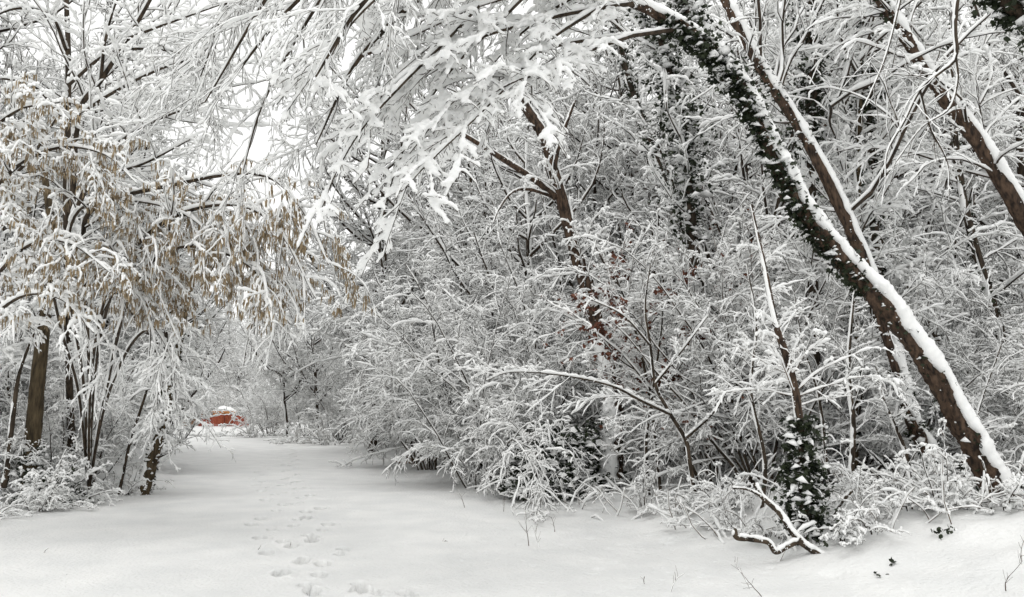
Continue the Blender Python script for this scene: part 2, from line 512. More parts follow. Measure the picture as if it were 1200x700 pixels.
# ------------------------------------------------------------------ woody plants, built in local coordinates
def fan_stems(rng, n, h, lean=(10, 45), arch=-0.9, m=12, r=0.028, base=0.22, az=None):
    P = np.zeros((n, m, 3)); R = np.zeros((n, m))
    for i in range(n):
        a = rng.uniform(0, 6.283) if az is None else math.radians(rng.uniform(*az))
        t = math.radians(rng.uniform(*lean))
        d = np.array([math.cos(a) * math.sin(t), math.sin(a) * math.sin(t), math.cos(t)])
        p = np.array([math.cos(a) * base * rng.rand(), math.sin(a) * base * rng.rand(), -0.12])
        L = h * rng.uniform(0.75, 1.25)
        for j in range(m):
            P[i, j] = p
            d = d + 0.07 * rng.randn(3); d[2] += arch * (j / m) ** 1.5 * rng.uniform(.1, .35)
            d /= np.linalg.norm(d); p = p + d * L / (m - 1)
        R[i] = r * rng.uniform(0.6, 1.3) * np.linspace(1, 0.22, m)
    P[:, 1:, 2] = np.maximum(P[:, 1:, 2], 0.05)
    return P, R

def shrub(seed, h=3.2, nst=10, n=(110, 700, 1500), lean=(10, 50), arch=-0.9, w0=0.0085, h0=0.024, rmin=0.0042, r=0.022, az=None, droop=-0.25, wood='twig', red=0, cat=0, Lf=(0.42, 0.38, 0.46), stemwood='bark_dark', flat=0.1, fine=2):
    rng = np.random.RandomState(seed)
    P, R = fan_stems(rng, nst, h, lean, arch, r=r, az=az)
    mb = MB()
    a, ra = grow(rng, P, R, n[0], 8, Lf[0], (25, 65), (0.12, 1), 0.15, droop, 0.011, rmin * 1.5, flat=flat, zmin=0.03)
    b, rb = grow(rng, a, ra, n[1], 6, Lf[1], (25, 75), (0.05, 1), 0.19, droop * .8, 0.010, rmin * 1.15, flat=flat, zmin=0.02)
    c, rc = grow(rng, b, rb, n[2], 4, Lf[2], (25, 85), (0.05, 1), 0.24, droop * .5, 0.010, rmin, flat=flat, zmin=0.02)
    for (p, q, w) in ((a, ra, 1.3), (b, rb, 1.1), (c, rc, 0.85)):
        tubes(mb, p, q, 3, 0)
        snow_on(mb, p, q, w0 * w, h0 * w, rng, 1, fine=fine, gap=.18)
    mats = [M[wood], M['snow']]
    if red:
        ends = b[rng.choice(len(b), red)][np.arange(red), rng.randint(2, 6, red)]
        leaves(mb, ends + 0.02 * rng.randn(red, 3), 0.06, rng, m=2); mats.append(M['dead_leaf'])
    stems = []
    for i in range(nst):
        sb = MB(); tubes(sb, P[i:i + 1], R[i:i + 1], 7, 0, 0.15, rng); snow_on(sb, P[i:i + 1], R[i:i + 1], w0 * .8, h0 * 1.2, rng, 1, fine=3)
        stems.append(sb.mesh('stem', [M[stemwood], M['snow']]))
    return stems, mb.mesh('crown', mats), (P, R, a, ra, b, rb)

def tree(seed, H_=12, r=0.12, lean=0.05, n=(40, 260, 1300, 2200), first=0.12, w0=0.02, h0=0.045, rmin=0.005, wood='twig', bark='bark_dark', Lf=(0.38, 0.42, 0.36, 0.36), up=0.3, droop=-0.12, fine=1):
    rng = np.random.RandomState(seed)
    m = 22
    P = np.zeros((1, m, 3)); d = np.array([lean * rng.randn(), lean * rng.randn(), 1.0]); p = np.array([0, 0, -0.2])
    for j in range(m):
        P[0, j] = p; d = d + 0.05 * rng.randn(3) + np.array([0, 0, .05]); d /= np.linalg.norm(d); p = p + d * H_ / m
    R = (r * np.linspace(1, 0.12, m))[None]
    mb = MB()
    a, ra = grow(rng, P, R, n[0], 9, Lf[0], (40, 75), (first, 1), 0.10, up, 0.014, rmin * 2.2)
    b, rb = grow(rng, a, ra, n[1], 7, Lf[1], (25, 70), (0.1, 1), 0.17, droop, 0.010, rmin * 1.5, flat=.1)
    c, rc = grow(rng, b, rb, n[2], 5, Lf[2], (25, 75), (0.1, 1), 0.2, droop * .6, 0.010, rmin * 1.1, flat=.1)
    e, re = grow(rng, c, rc, n[3], 4, Lf[3], (25, 80), (0.1, 1), 0.24, droop * .5, 0.010, rmin, flat=.1)
    for (p_, q_, w) in ((a, ra, 1.5), (b, rb, 1.2), (c, rc, 1.0), (e, re, 0.85)):
        tubes(mb, p_, q_, 4 if w == 1.5 else 3, 0)
        snow_on(mb, p_, q_, w0 * w, h0 * w, rng, 1, fine=2 if w > 1.1 else fine)
    tb = MB(); tubes(tb, P, R, 9, 0, 0.12, rng); snow_on(tb, P, R, 0.03, 0.03, rng, 1, fine=3, gap=.3)
    return tb.mesh('trunk', [M[bark], M['snow']]), mb.mesh('crown', [M[wood], M['snow']]), (P, R, a, ra, mb, tb)

# ---- masses of far wood, drawn from meshes scattered over the forest floor
def join_meshes(name, a, b):
    """trunk mesh + crown mesh -> one mesh"""
    vs, fs, mi = [], [], []
    mb = MB()
    mats = []
    for me in (a, b):
        v = np.zeros(len(me.vertices) * 3, np.float32); me.vertices.foreach_get('co', v)
        l = np.zeros(len(me.loops), np.int32); me.loops.foreach_get('vertex_index', l)
        m_ = np.zeros(len(me.polygons), np.int32); me.polygons.foreach_get('material_index', m_)
        off = len(mats); mats += list(me.materials)
        first = True
        for k in np.unique(m_):
            st = l.reshape(-1, 4)[m_ == k]
            mb.add(v.reshape(-1, 3) if first else np.zeros((0, 3)), q=(st if first else st - len(v) // 3), m=int(k) + off)
            first = False
    return mb.mesh(name, mats)

protoT, protoS = [], []
for k in range(3):
    t_, c_, _ = tree(100 + k, H_=13, r=0.14, n=(55, 500, 3000, 6000), first=0.05, w0=0.0155, h0=0.042, rmin=0.0072)
    o = bpy.data.objects.new('wood_tree', join_meshes('wood_tree', t_, c_)); protoT.append(o)
for k in range(2):
    st_, c_, _ = shrub(200 + k, h=4.0, nst=9, n=(120, 1000, 4000), w0=0.012, h0=0.032, rmin=0.0055)
    me = c_
    for s_ in st_[:9]: me = join_meshes('wood_shrub', s_, me)
    o = bpy.data.objects.new('wood_shrub', me); protoS.append(o)

def woodland(name, pts, label):
    """pts rows x,y,z,rot,scale,kind -> one object"""
    pts = np.asarray(pts, float)
    me = bpy.data.meshes.new(name)
    me.vertices.add(len(pts)); me.vertices.foreach_set('co', pts[:, :3].astype(np.float32).ravel())
    for nm, col, ty in (('rz', 3, 'FLOAT'), ('sc', 4, 'FLOAT'), ('kd', 5, 'INT')):
        at_ = me.attributes.new(nm, ty, 'POINT')
        at_.data.foreach_set('value', pts[:, col].astype(np.int32 if ty == 'INT' else np.float32))
    o = frac_obj(name, me); tag(o, label, 'wood', kind='stuff')
    ng = bpy.data.node_groups.new(name, 'GeometryNodeTree')
    ng.interface.new_socket('Geometry', in_out='INPUT', socket_type='NodeSocketGeometry')
    ng.interface.new_socket('Geometry', in_out='OUTPUT', socket_type='NodeSocketGeometry')
    N, L = ng.nodes, ng.links
    gi = N.new('NodeGroupInput'); go = N.new('NodeGroupOutput'); jn = N.new('GeometryNodeJoinGeometry')
    def attr(nm, ty='FLOAT'):
        a = N.new('GeometryNodeInputNamedAttribute'); a.data_type = ty; a.inputs[0].default_value = nm; return a.outputs[0]
    cx = N.new('ShaderNodeCombineXYZ'); L.new(attr('rz'), cx.inputs[2])
    er = N.new('FunctionNodeEulerToRotation'); L.new(cx.outputs[0], er.inputs[0])
    kd = attr('kd', 'INT'); sc = attr('sc')
    for k, po in enumerate(protoT + protoS):
        oi = N.new('GeometryNodeObjectInfo'); oi.inputs['Object'].default_value = po; oi.inputs['As Instance'].default_value = True
        ip = N.new('GeometryNodeInstanceOnPoints'); cp = N.new('FunctionNodeCompare'); cp.data_type = 'INT'; cp.operation = 'EQUAL'
        L.new(kd, cp.inputs['A']) if False else L.new(kd, cp.inputs[2]); cp.inputs[3].default_value = k
        L.new(gi.outputs[0], ip.inputs['Points']); L.new(cp.outputs[0], ip.inputs['Selection'])
        L.new(oi.outputs['Geometry'], ip.inputs['Instance']); L.new(er.outputs[0], ip.inputs['Rotation']); L.new(sc, ip.inputs['Scale'])
        L.new(ip.outputs[0], jn.inputs[0])
    L.new(jn.outputs[0], go.inputs[0])
    md = o.modifiers.new('scatter', 'NODES'); md.node_group = ng
    return o

rw = np.random.RandomState(11)
right, left, end_ = [], [], []
y = 17.6
while y < 62:
    st = 2.3 + 0.035 * y
    x = float(xe(y)) + 2.6 + rw.rand() + (2.6 if y > 28 else 0)
    while x < 0.80 * y + 3:
        xx, yy = x + rw.uniform(-.4, .4) * st, y + rw.uniform(-.4, .4) * st
        deep = xx - float(xe(yy))
        tall = rw.rand() < (0.55 if deep > 4 else 0.25)
        sc = rw.uniform(0.85, 1.35) if tall else rw.uniform(0.8, 1.5)
        if tall and yy < 22: sc *= 0.85
        right.append((xx, yy, float(H(xx, yy)), rw.uniform(0, 6.28), sc, rw.randint(0, 3) if tall else 3 + rw.randint(0, 2)))
        x += st * (1.0 + 0.35 * (deep > 12))
    y += st
y = 17.0
while y < 62:
    st = 2.5 + 0.035 * y
    x = float(xl(y)) - 2.6 - rw.rand() - (3.2 if y > 33 else 0)
    while x > -0.80 * y - 3:
        xx, yy = x + rw.uniform(-.4, .4) * st, y + rw.uniform(-.4, .4) * st
        tall = rw.rand() < 0.42
        az = 600 + 940 * xx / yy
        sc = rw.uniform(0.8, 1.25) if tall else rw.uniform(0.8, 1.4)
        if tall and az > 150: sc *= 0.7
        left.append((xx, yy, float(H(xx, yy)), rw.uniform(0, 6.28), sc, rw.randint(0, 3) if tall else 3 + rw.randint(0, 2)))
        x -= st
    y += st
for k in range(110):
    yy = rw.uniform(72, 120) if k < 80 else rw.uniform(66, 74); xx = rw.uniform(-0.62, 0.05) * yy
    end_.append((xx, yy, float(H(xx, yy)), rw.uniform(0, 6.28), rw.uniform(0.8, 1.25), rw.randint(0, 5) if k < 80 else rw.randint(3, 5)))
woodland('woodland', right, 'deep mass of snow-laden trees and thicket filling the wood behind the leaning trunks')
woodland('woodland', left, 'mass of snowy trees and bushes filling the wood behind the hazel with catkins')
woodland('woodland', end_, 'pale far-off trees closing the end of the snowy track beyond the red site fence')
print('woodland', len(right), len(left), len(end_))
#==SECTION3==
# ------------------------------------------------------------------ individually modelled trees
from mathutils import Matrix
def px(pts, n):
    """image-column/row/depth/radius guide points -> smooth limb in the wood"""
    w = [[*at(a, b, Y), r] for a, b, Y, r in pts]
    return spline(w, n)

class Thing:
    def __init__(s, name, base, label, cat, group=None):
        s.base = np.array([float(v) for v in base]); s.o = empty(name, s.base, label, cat, group)
    def part(s, name, me, parent=None, label=None):
        me.transform(Matrix.Translation(tuple(-s.base)))
        o = frac_obj(name, me, parent or s.o)
        if label: o['label'] = label
        return o

def voxel(me, size, smooth=0):
    o = bpy.data.objects.new('tmp', me); COL.objects.link(o)
    md = o.modifiers.new('r', 'REMESH'); md.mode = 'VOXEL'; md.voxel_size = size; md.use_smooth_shade = True
    if smooth:
        s2 = o.modifiers.new('s', 'SMOOTH'); s2.iterations = smooth; s2.factor = 0.5
    dg = bpy.context.evaluated_depsgraph_get()
    m2 = bpy.data.meshes.new_from_object(o.evaluated_get(dg))
    m2.polygons.foreach_set('use_smooth', np.ones(len(m2.polygons), bool))
    bpy.data.objects.remove(o)
    m2.materials.clear(); m2.materials.append(M['snow'])
    return m2

def limbs(P_list, n=24):
    return np.stack([p[0] for p in P_list]), np.stack([p[1] for p in P_list])

def hero(th, guide, n, bark, rng, thick=0.05, spread=55, jag=0.1, k=18, name='trunk', cover=1.0, rag=14, wind=WIND, parent=None):
    P, R = px(guide, n)
    t = th.part(name, trunk_mesh(P, R, name, M[bark], k, rng, jag), parent)
    th.part('snow_cover', trunk_snow(P, R, 'snow_cover', rng, thick, spread, cover=cover, rag=rag, wind=wind), t)
    return P, R, t

def crown_of(th, P, R, spec, rng, wood='twig', w0=0.014, h0=0.03, rmin=0.0035, name='crown', extra=None, fine=2):
    """spec: list of dicts for grow(); P,R lists of limbs"""
    mb = MB()
    P, R = np.asarray(P), np.asarray(R)
    levels = []
    for i, s in enumerate(spec):
        s = dict(s); w = s.pop('w', 1.0); s.setdefault('wob', .12 + .05 * i)
        P, R = grow(rng, P, R, rmin=rmin * s.pop('rm', 1.0), **s)
        tubes(mb, P, R, 3, 0)
        snow_on(mb, P, R, w0 * w, h0 * w, rng, 1, fine=fine, gap=.15)
        levels.append((P, R))
    mats = [M[wood], M['snow']]
    if extra: extra(mb, levels, mats)
    return th.part(name, mb.mesh(name, mats)), levels

def ivy_on(th, P, R, i0, i1, n, size, rng, spread=0.10, parent=None, snowp=0.25, side=None, name='ivy'):
    mb = MB()
    i = i0 + (i1 - i0) * rng.rand(n) ** .8; k = np.minimum(i.astype(int), len(R) - 2); f = (i - k)[:, None]
    # ivy gathers in clumps along the stem
    cl = 0.55 + 0.45 * np.sin(i * 1.9 + 1) * np.sin(i * 0.7)
    c = P[k] * (1 - f) + P[k + 1] * f
    T = P[k + 1] - P[k]; T /= np.linalg.norm(T, axis=1, keepdims=True)
    a = rng.randn(n, 3); 
    if side is not None: a += np.array(side)
    a -= T * (a * T).sum(1)[:, None]; a /= np.linalg.norm(a, axis=1, keepdims=True)
    az_ = np.arctan2(a[:, 1], a[:, 0]); rr = R[k] + spread * rng.rand(n) ** 1.6 * (0.35 + cl) * (.35 + 1.1 * np.abs(np.sin(1.5 * az_ + i * .21) * np.cos(i * .33 + az_)))
    C = c + a * rr[:, None]
    leaves(mb, C, size, rng, out=a * 0.8, m=0, snow_m=1, snowp=snowp)
    return th.part(name, mb.mesh(name, [M['ivy'], M['snow']]), parent)

rng = np.random.RandomState(21)

# ---- the big leaning tree with ivy, arching over the track
th = Thing('leaning_tree', at(1170, 577, 9.5), 'big tree arching far left over the track, ivy on its snow-topped upper trunk', 'tree', 'trees leaning over the track')
MP, MR, mt = hero(th, [(1190, 612, 9.6, .17), (1166, 568, 9.5, .148), (1130, 500, 9.5, .13), (1080, 415, 9.45, .12), (1030, 350, 9.4, .113), (975, 290, 9.3, .105), (930, 225, 9.2, .10), (895, 150, 9.1, .095), (865, 95, 9.0, .09), (838, 62, 8.9, .082), (800, 33, 8.7, .07), (745, 4, 8.4, .055), (690, -14, 8.0, .045), (620, -10, 7.6, .034), (555, 8, 7.2, .024), (480, 42, 6.9, .016), (425, 66, 6.7, .012)],
               460, 'bark_red', rng, thick=0.075, spread=66, k=22, rag=27, jag=0.2, wind=np.array([.1, -.42, 0]))
ivy_on(th, MP, MR, 120, 300, 2400, 0.062, rng, 0.095, side=(-0.7, -0.5, -0.9), snowp=.1)
ivy_on(th, MP, MR, 16, 120, 90, 0.05, rng, 0.02, snowp=.1, side=(0, -1, 0))
P2, R2, lt = hero(th, [(858, 100, 9.0, .09), (838, 60, 9.0, .085), (815, 25, 9.1, .08), (795, -15, 9.2, .07), (775, -60, 9.3, .06)], 40, 'bark_dark', rng, thick=0.07, name='limb')
ivy_on(th, P2, R2, 0, 38, 900, 0.065, rng, 0.16, side=(-.4, -.6, -.3), snowp=.3)
l3 = [px([(800, 33, 8.7, .03), (740, 42, 8.3, .024), (660, 52, 7.7, .018), (590, 80, 7.1, .013), (530, 120, 6.8, .01), (480, 180, 6.6, .006)], 24),
      px([(745, 4, 8.4, .03), (700, 10, 8.0, .024), (640, 22, 7.6, .02), (560, 45, 7.0, .015), (480, 85, 6.6, .01), (410, 150, 6.3, .006)], 24),
      px([(690, -14, 8.0, .03), (640, -40, 7.4, .024), (560, -45, 6.8, .02), (470, -20, 6.3, .015), (410, 30, 6.0, .01), (370, 100, 5.8, .006)], 24),
      px([(700, 10, 8.0, .024), (640, 50, 7.3, .018), (590, 105, 6.9, .014), (545, 150, 6.6, .01), (505, 188, 6.5, .008), (470, 225, 6.5, .005)], 24),
      px([(740, 42, 8.3, .024), (690, 60, 7.6, .018), (650, 80, 7.2, .014), (612, 92, 6.9, .01), (580, 108, 6.8, .008), (548, 132, 6.8, .005)], 24),
      px([(560, 8, 7.2, .024), (520, 50, 6.8, .018), (470, 100, 6.5, .014), (425, 150, 6.3, .01), (395, 200, 6.2, .008), (375, 250, 6.2, .005)], 24),
      px([(620, -10, 7.6, .024), (580, 30, 7.3, .018), (530, 80, 7.1, .014), (490, 140, 7.0, .01), (460, 210, 7.0, .008), (440, 290, 7.0, .005)], 24),
      px([(690, -14, 8, .024), (650, 10, 7.9, .018), (610, 40, 7.8, .014), (570, 85, 7.7, .01), (545, 130, 7.6, .008), (520, 180, 7.6, .005)], 24)]
for p, r in l3:
    m_ = MB(); tubes(m_, p[None], r[None], 8, 0, .1, rng); snow_on(m_, p[None], r[None], .022, .035, rng, 1, fine=4)
    th.part('bough', m_.mesh('bough', [M['bark_dark'], M['snow']]))
LP = np.stack([p for p, r in l3] + [spline(np.c_[MP[300:460:20], MR[300:460:20]], 24)[0]]); LR = np.stack([r for p, r in l3] + [np.linspace(.05, .012, 24)])
a, ra = grow(rng, LP, LR, 110, 9, .34, (25, 60), (0.08, 1), 0.08, -0.14, .007, .005, flat=.85)
b, rb = grow(rng, a, ra, 700, 7, .42, (25, 60), (0.1, 1), 0.10, -0.14, .008, .004, flat=.92)
c, rc = grow(rng, b, rb, 3200, 5, .5, (25, 60), (0.1, 1), 0.13, -0.12, .008, .0032, flat=.92)
wmb, smb = MB(), MB()
for p, r, w in ((a, ra, 1.15), (b, rb, 1.1), (c, rc, .8)):
    tubes(wmb, p, r, 4, 0); snow_on(smb, p, r, .023 * w, .034 * w, rng, 0, fine=3, gap=.08)
tw = th.part('crown', wmb.mesh('crown', [M['twig']]))
th.part('snow_cover', voxel(smb.mesh('s', [M['snow']]), 0.013, 3), tw)

# ---- second leaning trunk behind it
th = Thing('leaning_tree', at(1112, 582, 11.2), 'thinner reddish trunk leaning left behind the big arching ivy-clad tree', 'tree', 'trees leaning over the track')
P, R, t_ = hero(th, [(1118, 600, 11.3, .13), (1110, 578, 11.3, .115), (1088, 530, 11.3, .11), (1068, 490, 11.2, .09), (1052, 430, 11.2, .09), (1030, 360, 11.2, .09), (1010, 300, 11.1, .09), (985, 242, 11, .088), (943, 160, 11, .08), (905, 100, 11, .075), (870, 40, 11, .08), (850, 0, 11, .07), (830, -50, 11, .06)], 260, 'bark_red', rng, thick=.06, spread=60, wind=np.array([.1, -.35, 0]))
ivy_on(th, P, R, 4, 86, 260, 0.06, rng, 0.05, snowp=.5)
ivy_on(th, P, R, 170, 204, 140, 0.06, rng, 0.05, snowp=.2)
PL, RL = px([(905, 100, 11, .04), (880, 70, 10.8, .035), (850, 20, 10.5, .03), (830, -20, 10.3, .02)], 20)
PM, RM = px([(943, 160, 11, .04), (1000, 90, 11.5, .035), (1020, 20, 12, .03), (1040, -50, 12.3, .02)], 20)
PN, RN = P[120:260:7], R[120:260:7] * .6
crown_of(th, [PL, PM, PN], [RL, RM, RN], [dict(n=46, m=9, Lf=.7, ang=(35, 70), bend=-.1, rr=.012, w=1.2), dict(n=300, m=6, Lf=.42, ang=(25, 60), bend=-.2, rr=.01, w=1), dict(n=900, m=4, Lf=.4, ang=(25, 65), bend=-.2, rr=.01, w=.85)], rng)

# ---- third leaning trunk at the right
th = Thing('leaning_tree', (float(at(1320, 560, 10.8)[0]), 10.8, 0.45), 'leaning trunk crossing the right edge high up, bare reddish bark under snow', 'tree', 'trees leaning over the track')
P, R, t_ = hero(th, [(1345, 590, 10.8, .17), (1330, 520, 10.8, .16), (1290, 420, 10.7, .15), (1240, 328, 10.6, .125), (1200, 256, 10.5, .115), (1150, 172, 10.5, .10), (1102, 108, 10.5, .09), (1064, 48, 10.5, .08), (1034, 0, 10.5, .085), (1005, -50, 10.5, .07)], 260, 'bark_red', rng, thick=.065, spread=62, wind=np.array([.1, -.35, 0]))
ivy_on(th, P, R, 210, 238, 90, 0.06, rng, 0.03, snowp=.2)
crown_of(th, [P[104:250:7]], [R[104:250:7] * .5], [dict(n=40, m=9, Lf=.5, ang=(35, 75), bend=-.2, rr=.012, w=1.2), dict(n=300, m=6, Lf=.42, ang=(25, 60), bend=-.25, rr=.01, w=1), dict(n=1000, m=4, Lf=.4, ang=(25, 65), bend=-.25, rr=.01, w=.85)], rng)

# ---- broken snag in the middle
g0 = onground(714, 572)
sy = g0[1]
th = Thing('snag_tree', g0, 'broken-topped brown tree in the middle with a bare snapped limb reaching left', 'tree')
P, R, t_ = hero(th, [(712, 590, sy, .2), (714, 570, sy, .19), (718, 515, sy, .165), (720, 460, sy, .15), (708, 410, sy, .135), (692, 352, sy, .12), (675, 298, sy, .11), (656, 225, sy, .105), (636, 160, sy, .095), (604, 106, sy, .075)], 150, 'bark_red', rng, thick=.05, spread=50, rag=24, jag=.2)
ivy_on(th, P, R, 4, 60, 420, 0.07, rng, 0.07, snowp=.75)
lowsnow = trunk_snow(P[2:72], R[2:72] * 1.02, 'snow_cover', rng, .05, 80, wind=np.array([-1.2, -1.1, 0]), rag=20)
th.part('snow_cover', lowsnow, t_)
for gd in ([(652, 232, sy, .07), (628, 212, sy - .2, .06), (598, 192, sy - .4, .052), (566, 172, sy - .6, .045), (540, 156, sy - .7, .034)], [(650, 228, sy, .05), (651, 190, sy - .1, .045), (662, 150, sy - .2, .035), (674, 118, sy - .2, .02)], [(652, 232, sy, .035), (620, 222, sy - .3, .03), (600, 226, sy - .5, .022), (585, 245, sy - .6, .016), (578, 262, sy - .7, .01)]):
    hero(th, gd, 40, 'bark_red', rng, thick=.05, spread=60, name='limb', k=10)
crown_of(th, [P[60:140:4]], [R[60:140:4] * .5], [dict(n=26, m=9, Lf=.32, ang=(35, 75), bend=-.2, rr=.010, w=1.1), dict(n=200, m=6, Lf=.42, ang=(25, 60), bend=-.25, rr=.01, w=1), dict(n=600, m=4, Lf=.4, ang=(25, 65), bend=-.25, rr=.01, w=.85)], rng, w0=.017, h0=.035)

# ---- upright ivy-hung trees behind
def ivy_tree(guide, label, ivn, ivr, sprd, seed, size=.075, twigs=1.0, bark='bark_dark', snowp=.3, thick=.035, nn=90, cover=.6):
    r = np.random.RandomState(seed)
    P, R = px(guide, nn)
    th = Thing('ivy_clad_tree', P[2], label, 'tree', 'ivy-hung trees in the wood')
    t = th.part('trunk', trunk_mesh(P, R, 'trunk', M[bark], 10, r))
    th.part('snow_cover', trunk_snow(P, R, 'snow_cover', r, thick, 50, cover=cover, rag=22, wind=np.array([-1.0, -.6, 0])), t)
    for (a_, b_, k_, s_) in ivr: ivy_on(th, P, R, a_ * nn, b_ * nn - 1, int(ivn * k_), size, r, s_ * sprd, snowp=snowp)
    if twigs:
        crown_of(th, [P[int(nn * .35)::3][:20]], [R[int(nn * .35)::3][:20] * .5], [dict(n=int(34 * twigs), m=9, Lf=.38, ang=(40, 80), bend=.1, rr=.010, w=1.3, rm=1.5), dict(n=int(240 * twigs), m=6, Lf=.42, ang=(25, 60), bend=-.15, rr=.01, w=1.1), dict(n=int(800 * twigs), m=4, Lf=.4, ang=(25, 65), bend=-.2, rr=.01, w=.9)], r, w0=.018, h0=.04, rmin=.0045)
ivy_tree([(836, 566, 15, .15), (830, 480, 15, .14), (818, 350, 15, .13), (806, 240, 14.6, .12), (798, 150, 14.2, .11), (772, 45, 13.8, .1), (760, -60, 13.5, .08)], 'dark ivy-smothered tree just left of the ivy on the big leaning tree', 3000, [(.42, .98, 1, 1)], .5, 31, size=.085, snowp=.4, twigs=.7)
ivy_tree([(822, 556, 18, .11), (812, 400, 18, .10), (800, 285, 18, .09), (768, 185, 18, .085), (738, 100, 18, .08), (722, 30, 18, .07), (712, -50, 18, .06)], 'slim dark trunk curving up behind the broken-topped tree, a little ivy on it', 900, [(.4, .98, 1, 1)], .16, 32, twigs=.5)
ivy_tree([(1004, 606, 12.8, .075), (1000, 520, 12.8, .065), (1002, 400, 12.8, .06), (1004, 260, 12.8, .055), (1008, 100, 12.8, .05), (1010, -60, 12.8, .04)], 'slender upright stem with scraps of ivy rising behind where the two leaning trunks cross', 900, [(.02, .95, 1, 1)], .12, 33, size=.06, bark='bark_olive')
ivy_tree([(955, 580, 13.5, .13), (952, 400, 13.5, .12), (948, 200, 13.2, .11), (950, 90, 12.5, .10), (945, -60, 12, .09)], 'dark upright trunk with ivy between the leaning trunks at the top of the picture', 1500, [(.45, .99, 1, 1)], .22, 34, twigs=.5, snowp=.15)
ivy_tree([(1030, 590, 14, .12), (1028, 400, 14, .11), (1022, 240, 13.6, .10), (1016, 120, 13, .10), (1014, -60, 12.5, .08)], 'dark upright trunk carrying ivy tufts behind the second leaning trunk', 1700, [(.30, .99, 1, 1)], .26, 35, twigs=.5, snowp=.15)
ivy_tree([(885, 570, 19, .13), (880, 400, 19, .12), (872, 200, 19, .11), (885, 60, 19, .10), (890, -60, 19, .09)], 'far upright trunk half hidden behind the arch of the big leaning tree', 500, [(.5, .99, 1, 1)], .2, 36)
ivy_tree([(1165, 575, 14, .09), (1150, 500, 14, .085), (1120, 440, 14, .08), (1085, 380, 14, .07), (1040, 300, 14, .06), (1000, 220, 14, .04)], 'thin snow-flecked stem slanting left behind the foot of the big leaning tree', 200, [(.02, .6, 1, 1)], .06, 37, twigs=.6)
ivy_tree([(1210, 570, 15, .10), (1190, 480, 15, .09), (1170, 380, 15, .08), (1130, 240, 15, .07), (1115, 100, 15, .06), (1120, -50, 15, .05)], 'thin dark trunk standing between the two right-hand leaning trunks', 300, [(.1, .9, 1, 1)], .09, 38)

# ---- ivy-wrapped stump with a slim stem rising out of it
g = onground(944, 648); gy = g[1] + .35
th = Thing('ivy_stump', (g[0], gy, float(H(g[0], gy))), 'column of dark snow-dabbed ivy round a short trunk behind the fallen branch', 'tree')
P, R, t_ = hero(th, [(944, 652, gy, .11), (940, 590, gy, .09), (938, 540, gy, .075), (936, 490, gy, .05), (928, 440, gy, .042), (908, 375, gy, .035), (895, 310, gy + .1, .028), (880, 240, gy + .2, .015)], 110, 'bark_red', rng, thick=.02, spread=40, k=12)
ivy_on(th, P, R, 2, 47, 1700, .058, rng, .15, snowp=.10)
ivy_on(th, P, R, 2, 30, 700, .058, rng, .26, snowp=.14, side=(.7, 0, 0))
crown_of(th, [P[2:46:2]], [R[2:46:2] * .4], [dict(n=60, m=6, Lf=.22, ang=(50, 110), bend=-.5, rr=.01, w=1.5, tr=(.02, 1)), dict(n=150, m=4, Lf=.5, ang=(25, 70), bend=-.4, rr=.012, w=1.5)], rng, w0=.014, h0=.026, name='twigs')
crown_of(th, [P[40::3][:22]], [R[40::3][:22] * .6], [dict(n=22, m=8, Lf=.4, ang=(30, 70), bend=-.1, rr=.009, w=1), dict(n=130, m=5, Lf=.42, ang=(25, 60), bend=-.2, rr=.01, w=1), dict(n=300, m=4, Lf=.4, ang=(25, 65), bend=-.2, rr=.01, w=.85)], rng, wood='twig_brown', w0=.013, h0=.026)

# ---- dark crooked sapling
g = onground(816, 596); gy = g[1]
th = Thing('crooked_sapling', g, 'dark crooked sapling with curved bare stem at the edge of the thicket', 'sapling')
P, R, t_ = hero(th, [(818, 606, gy, .04), (814, 580, gy, .036), (808, 540, gy, .034), (803, 514, gy, .032), (786, 486, gy, .028), (768, 450, gy, .025), (762, 405, gy, .02), (756, 360, gy, .015), (762, 310, gy, .009)], 70, 'bark_dark', rng, thick=.02, spread=45, k=8)
br = [[(803, 514, gy, .024), (828, 492, gy - .2, .018), (846, 470, gy - .3, .012), (858, 440, gy - .3, .007)], [(786, 486, gy, .022), (752, 470, gy - .3, .02), (716, 452, gy - .5, .017), (660, 440, gy - .6, .013), (600, 436, gy - .7, .009), (570, 446, gy - .7, .006)],
      [(768, 450, gy, .018), (800, 410, gy - .2, .014), (830, 370, gy - .2, .008)], [(762, 405, gy, .016), (730, 370, gy - .3, .012), (690, 350, gy - .4, .007)]]
BL = []
for gd in br:
    p, r = px(gd, 24); BL.append((p, r)); m_ = MB(); tubes(m_, p[None], r[None], 6, 0, .1, rng); snow_on(m_, p[None], r[None], .015, .03, rng, 1, fine=3)
    th.part('limb', m_.mesh('limb', [M['bark_dark'], M['snow']]))
crown_of(th, [p for p, r in BL], [r for p, r in BL], [dict(n=40, m=7, Lf=.35, ang=(25, 65), bend=-.15, rr=.008, w=1), dict(n=240, m=5, Lf=.4, ang=(25, 60), bend=-.15, rr=.009, w=.9)], rng, w0=.013, h0=.026)

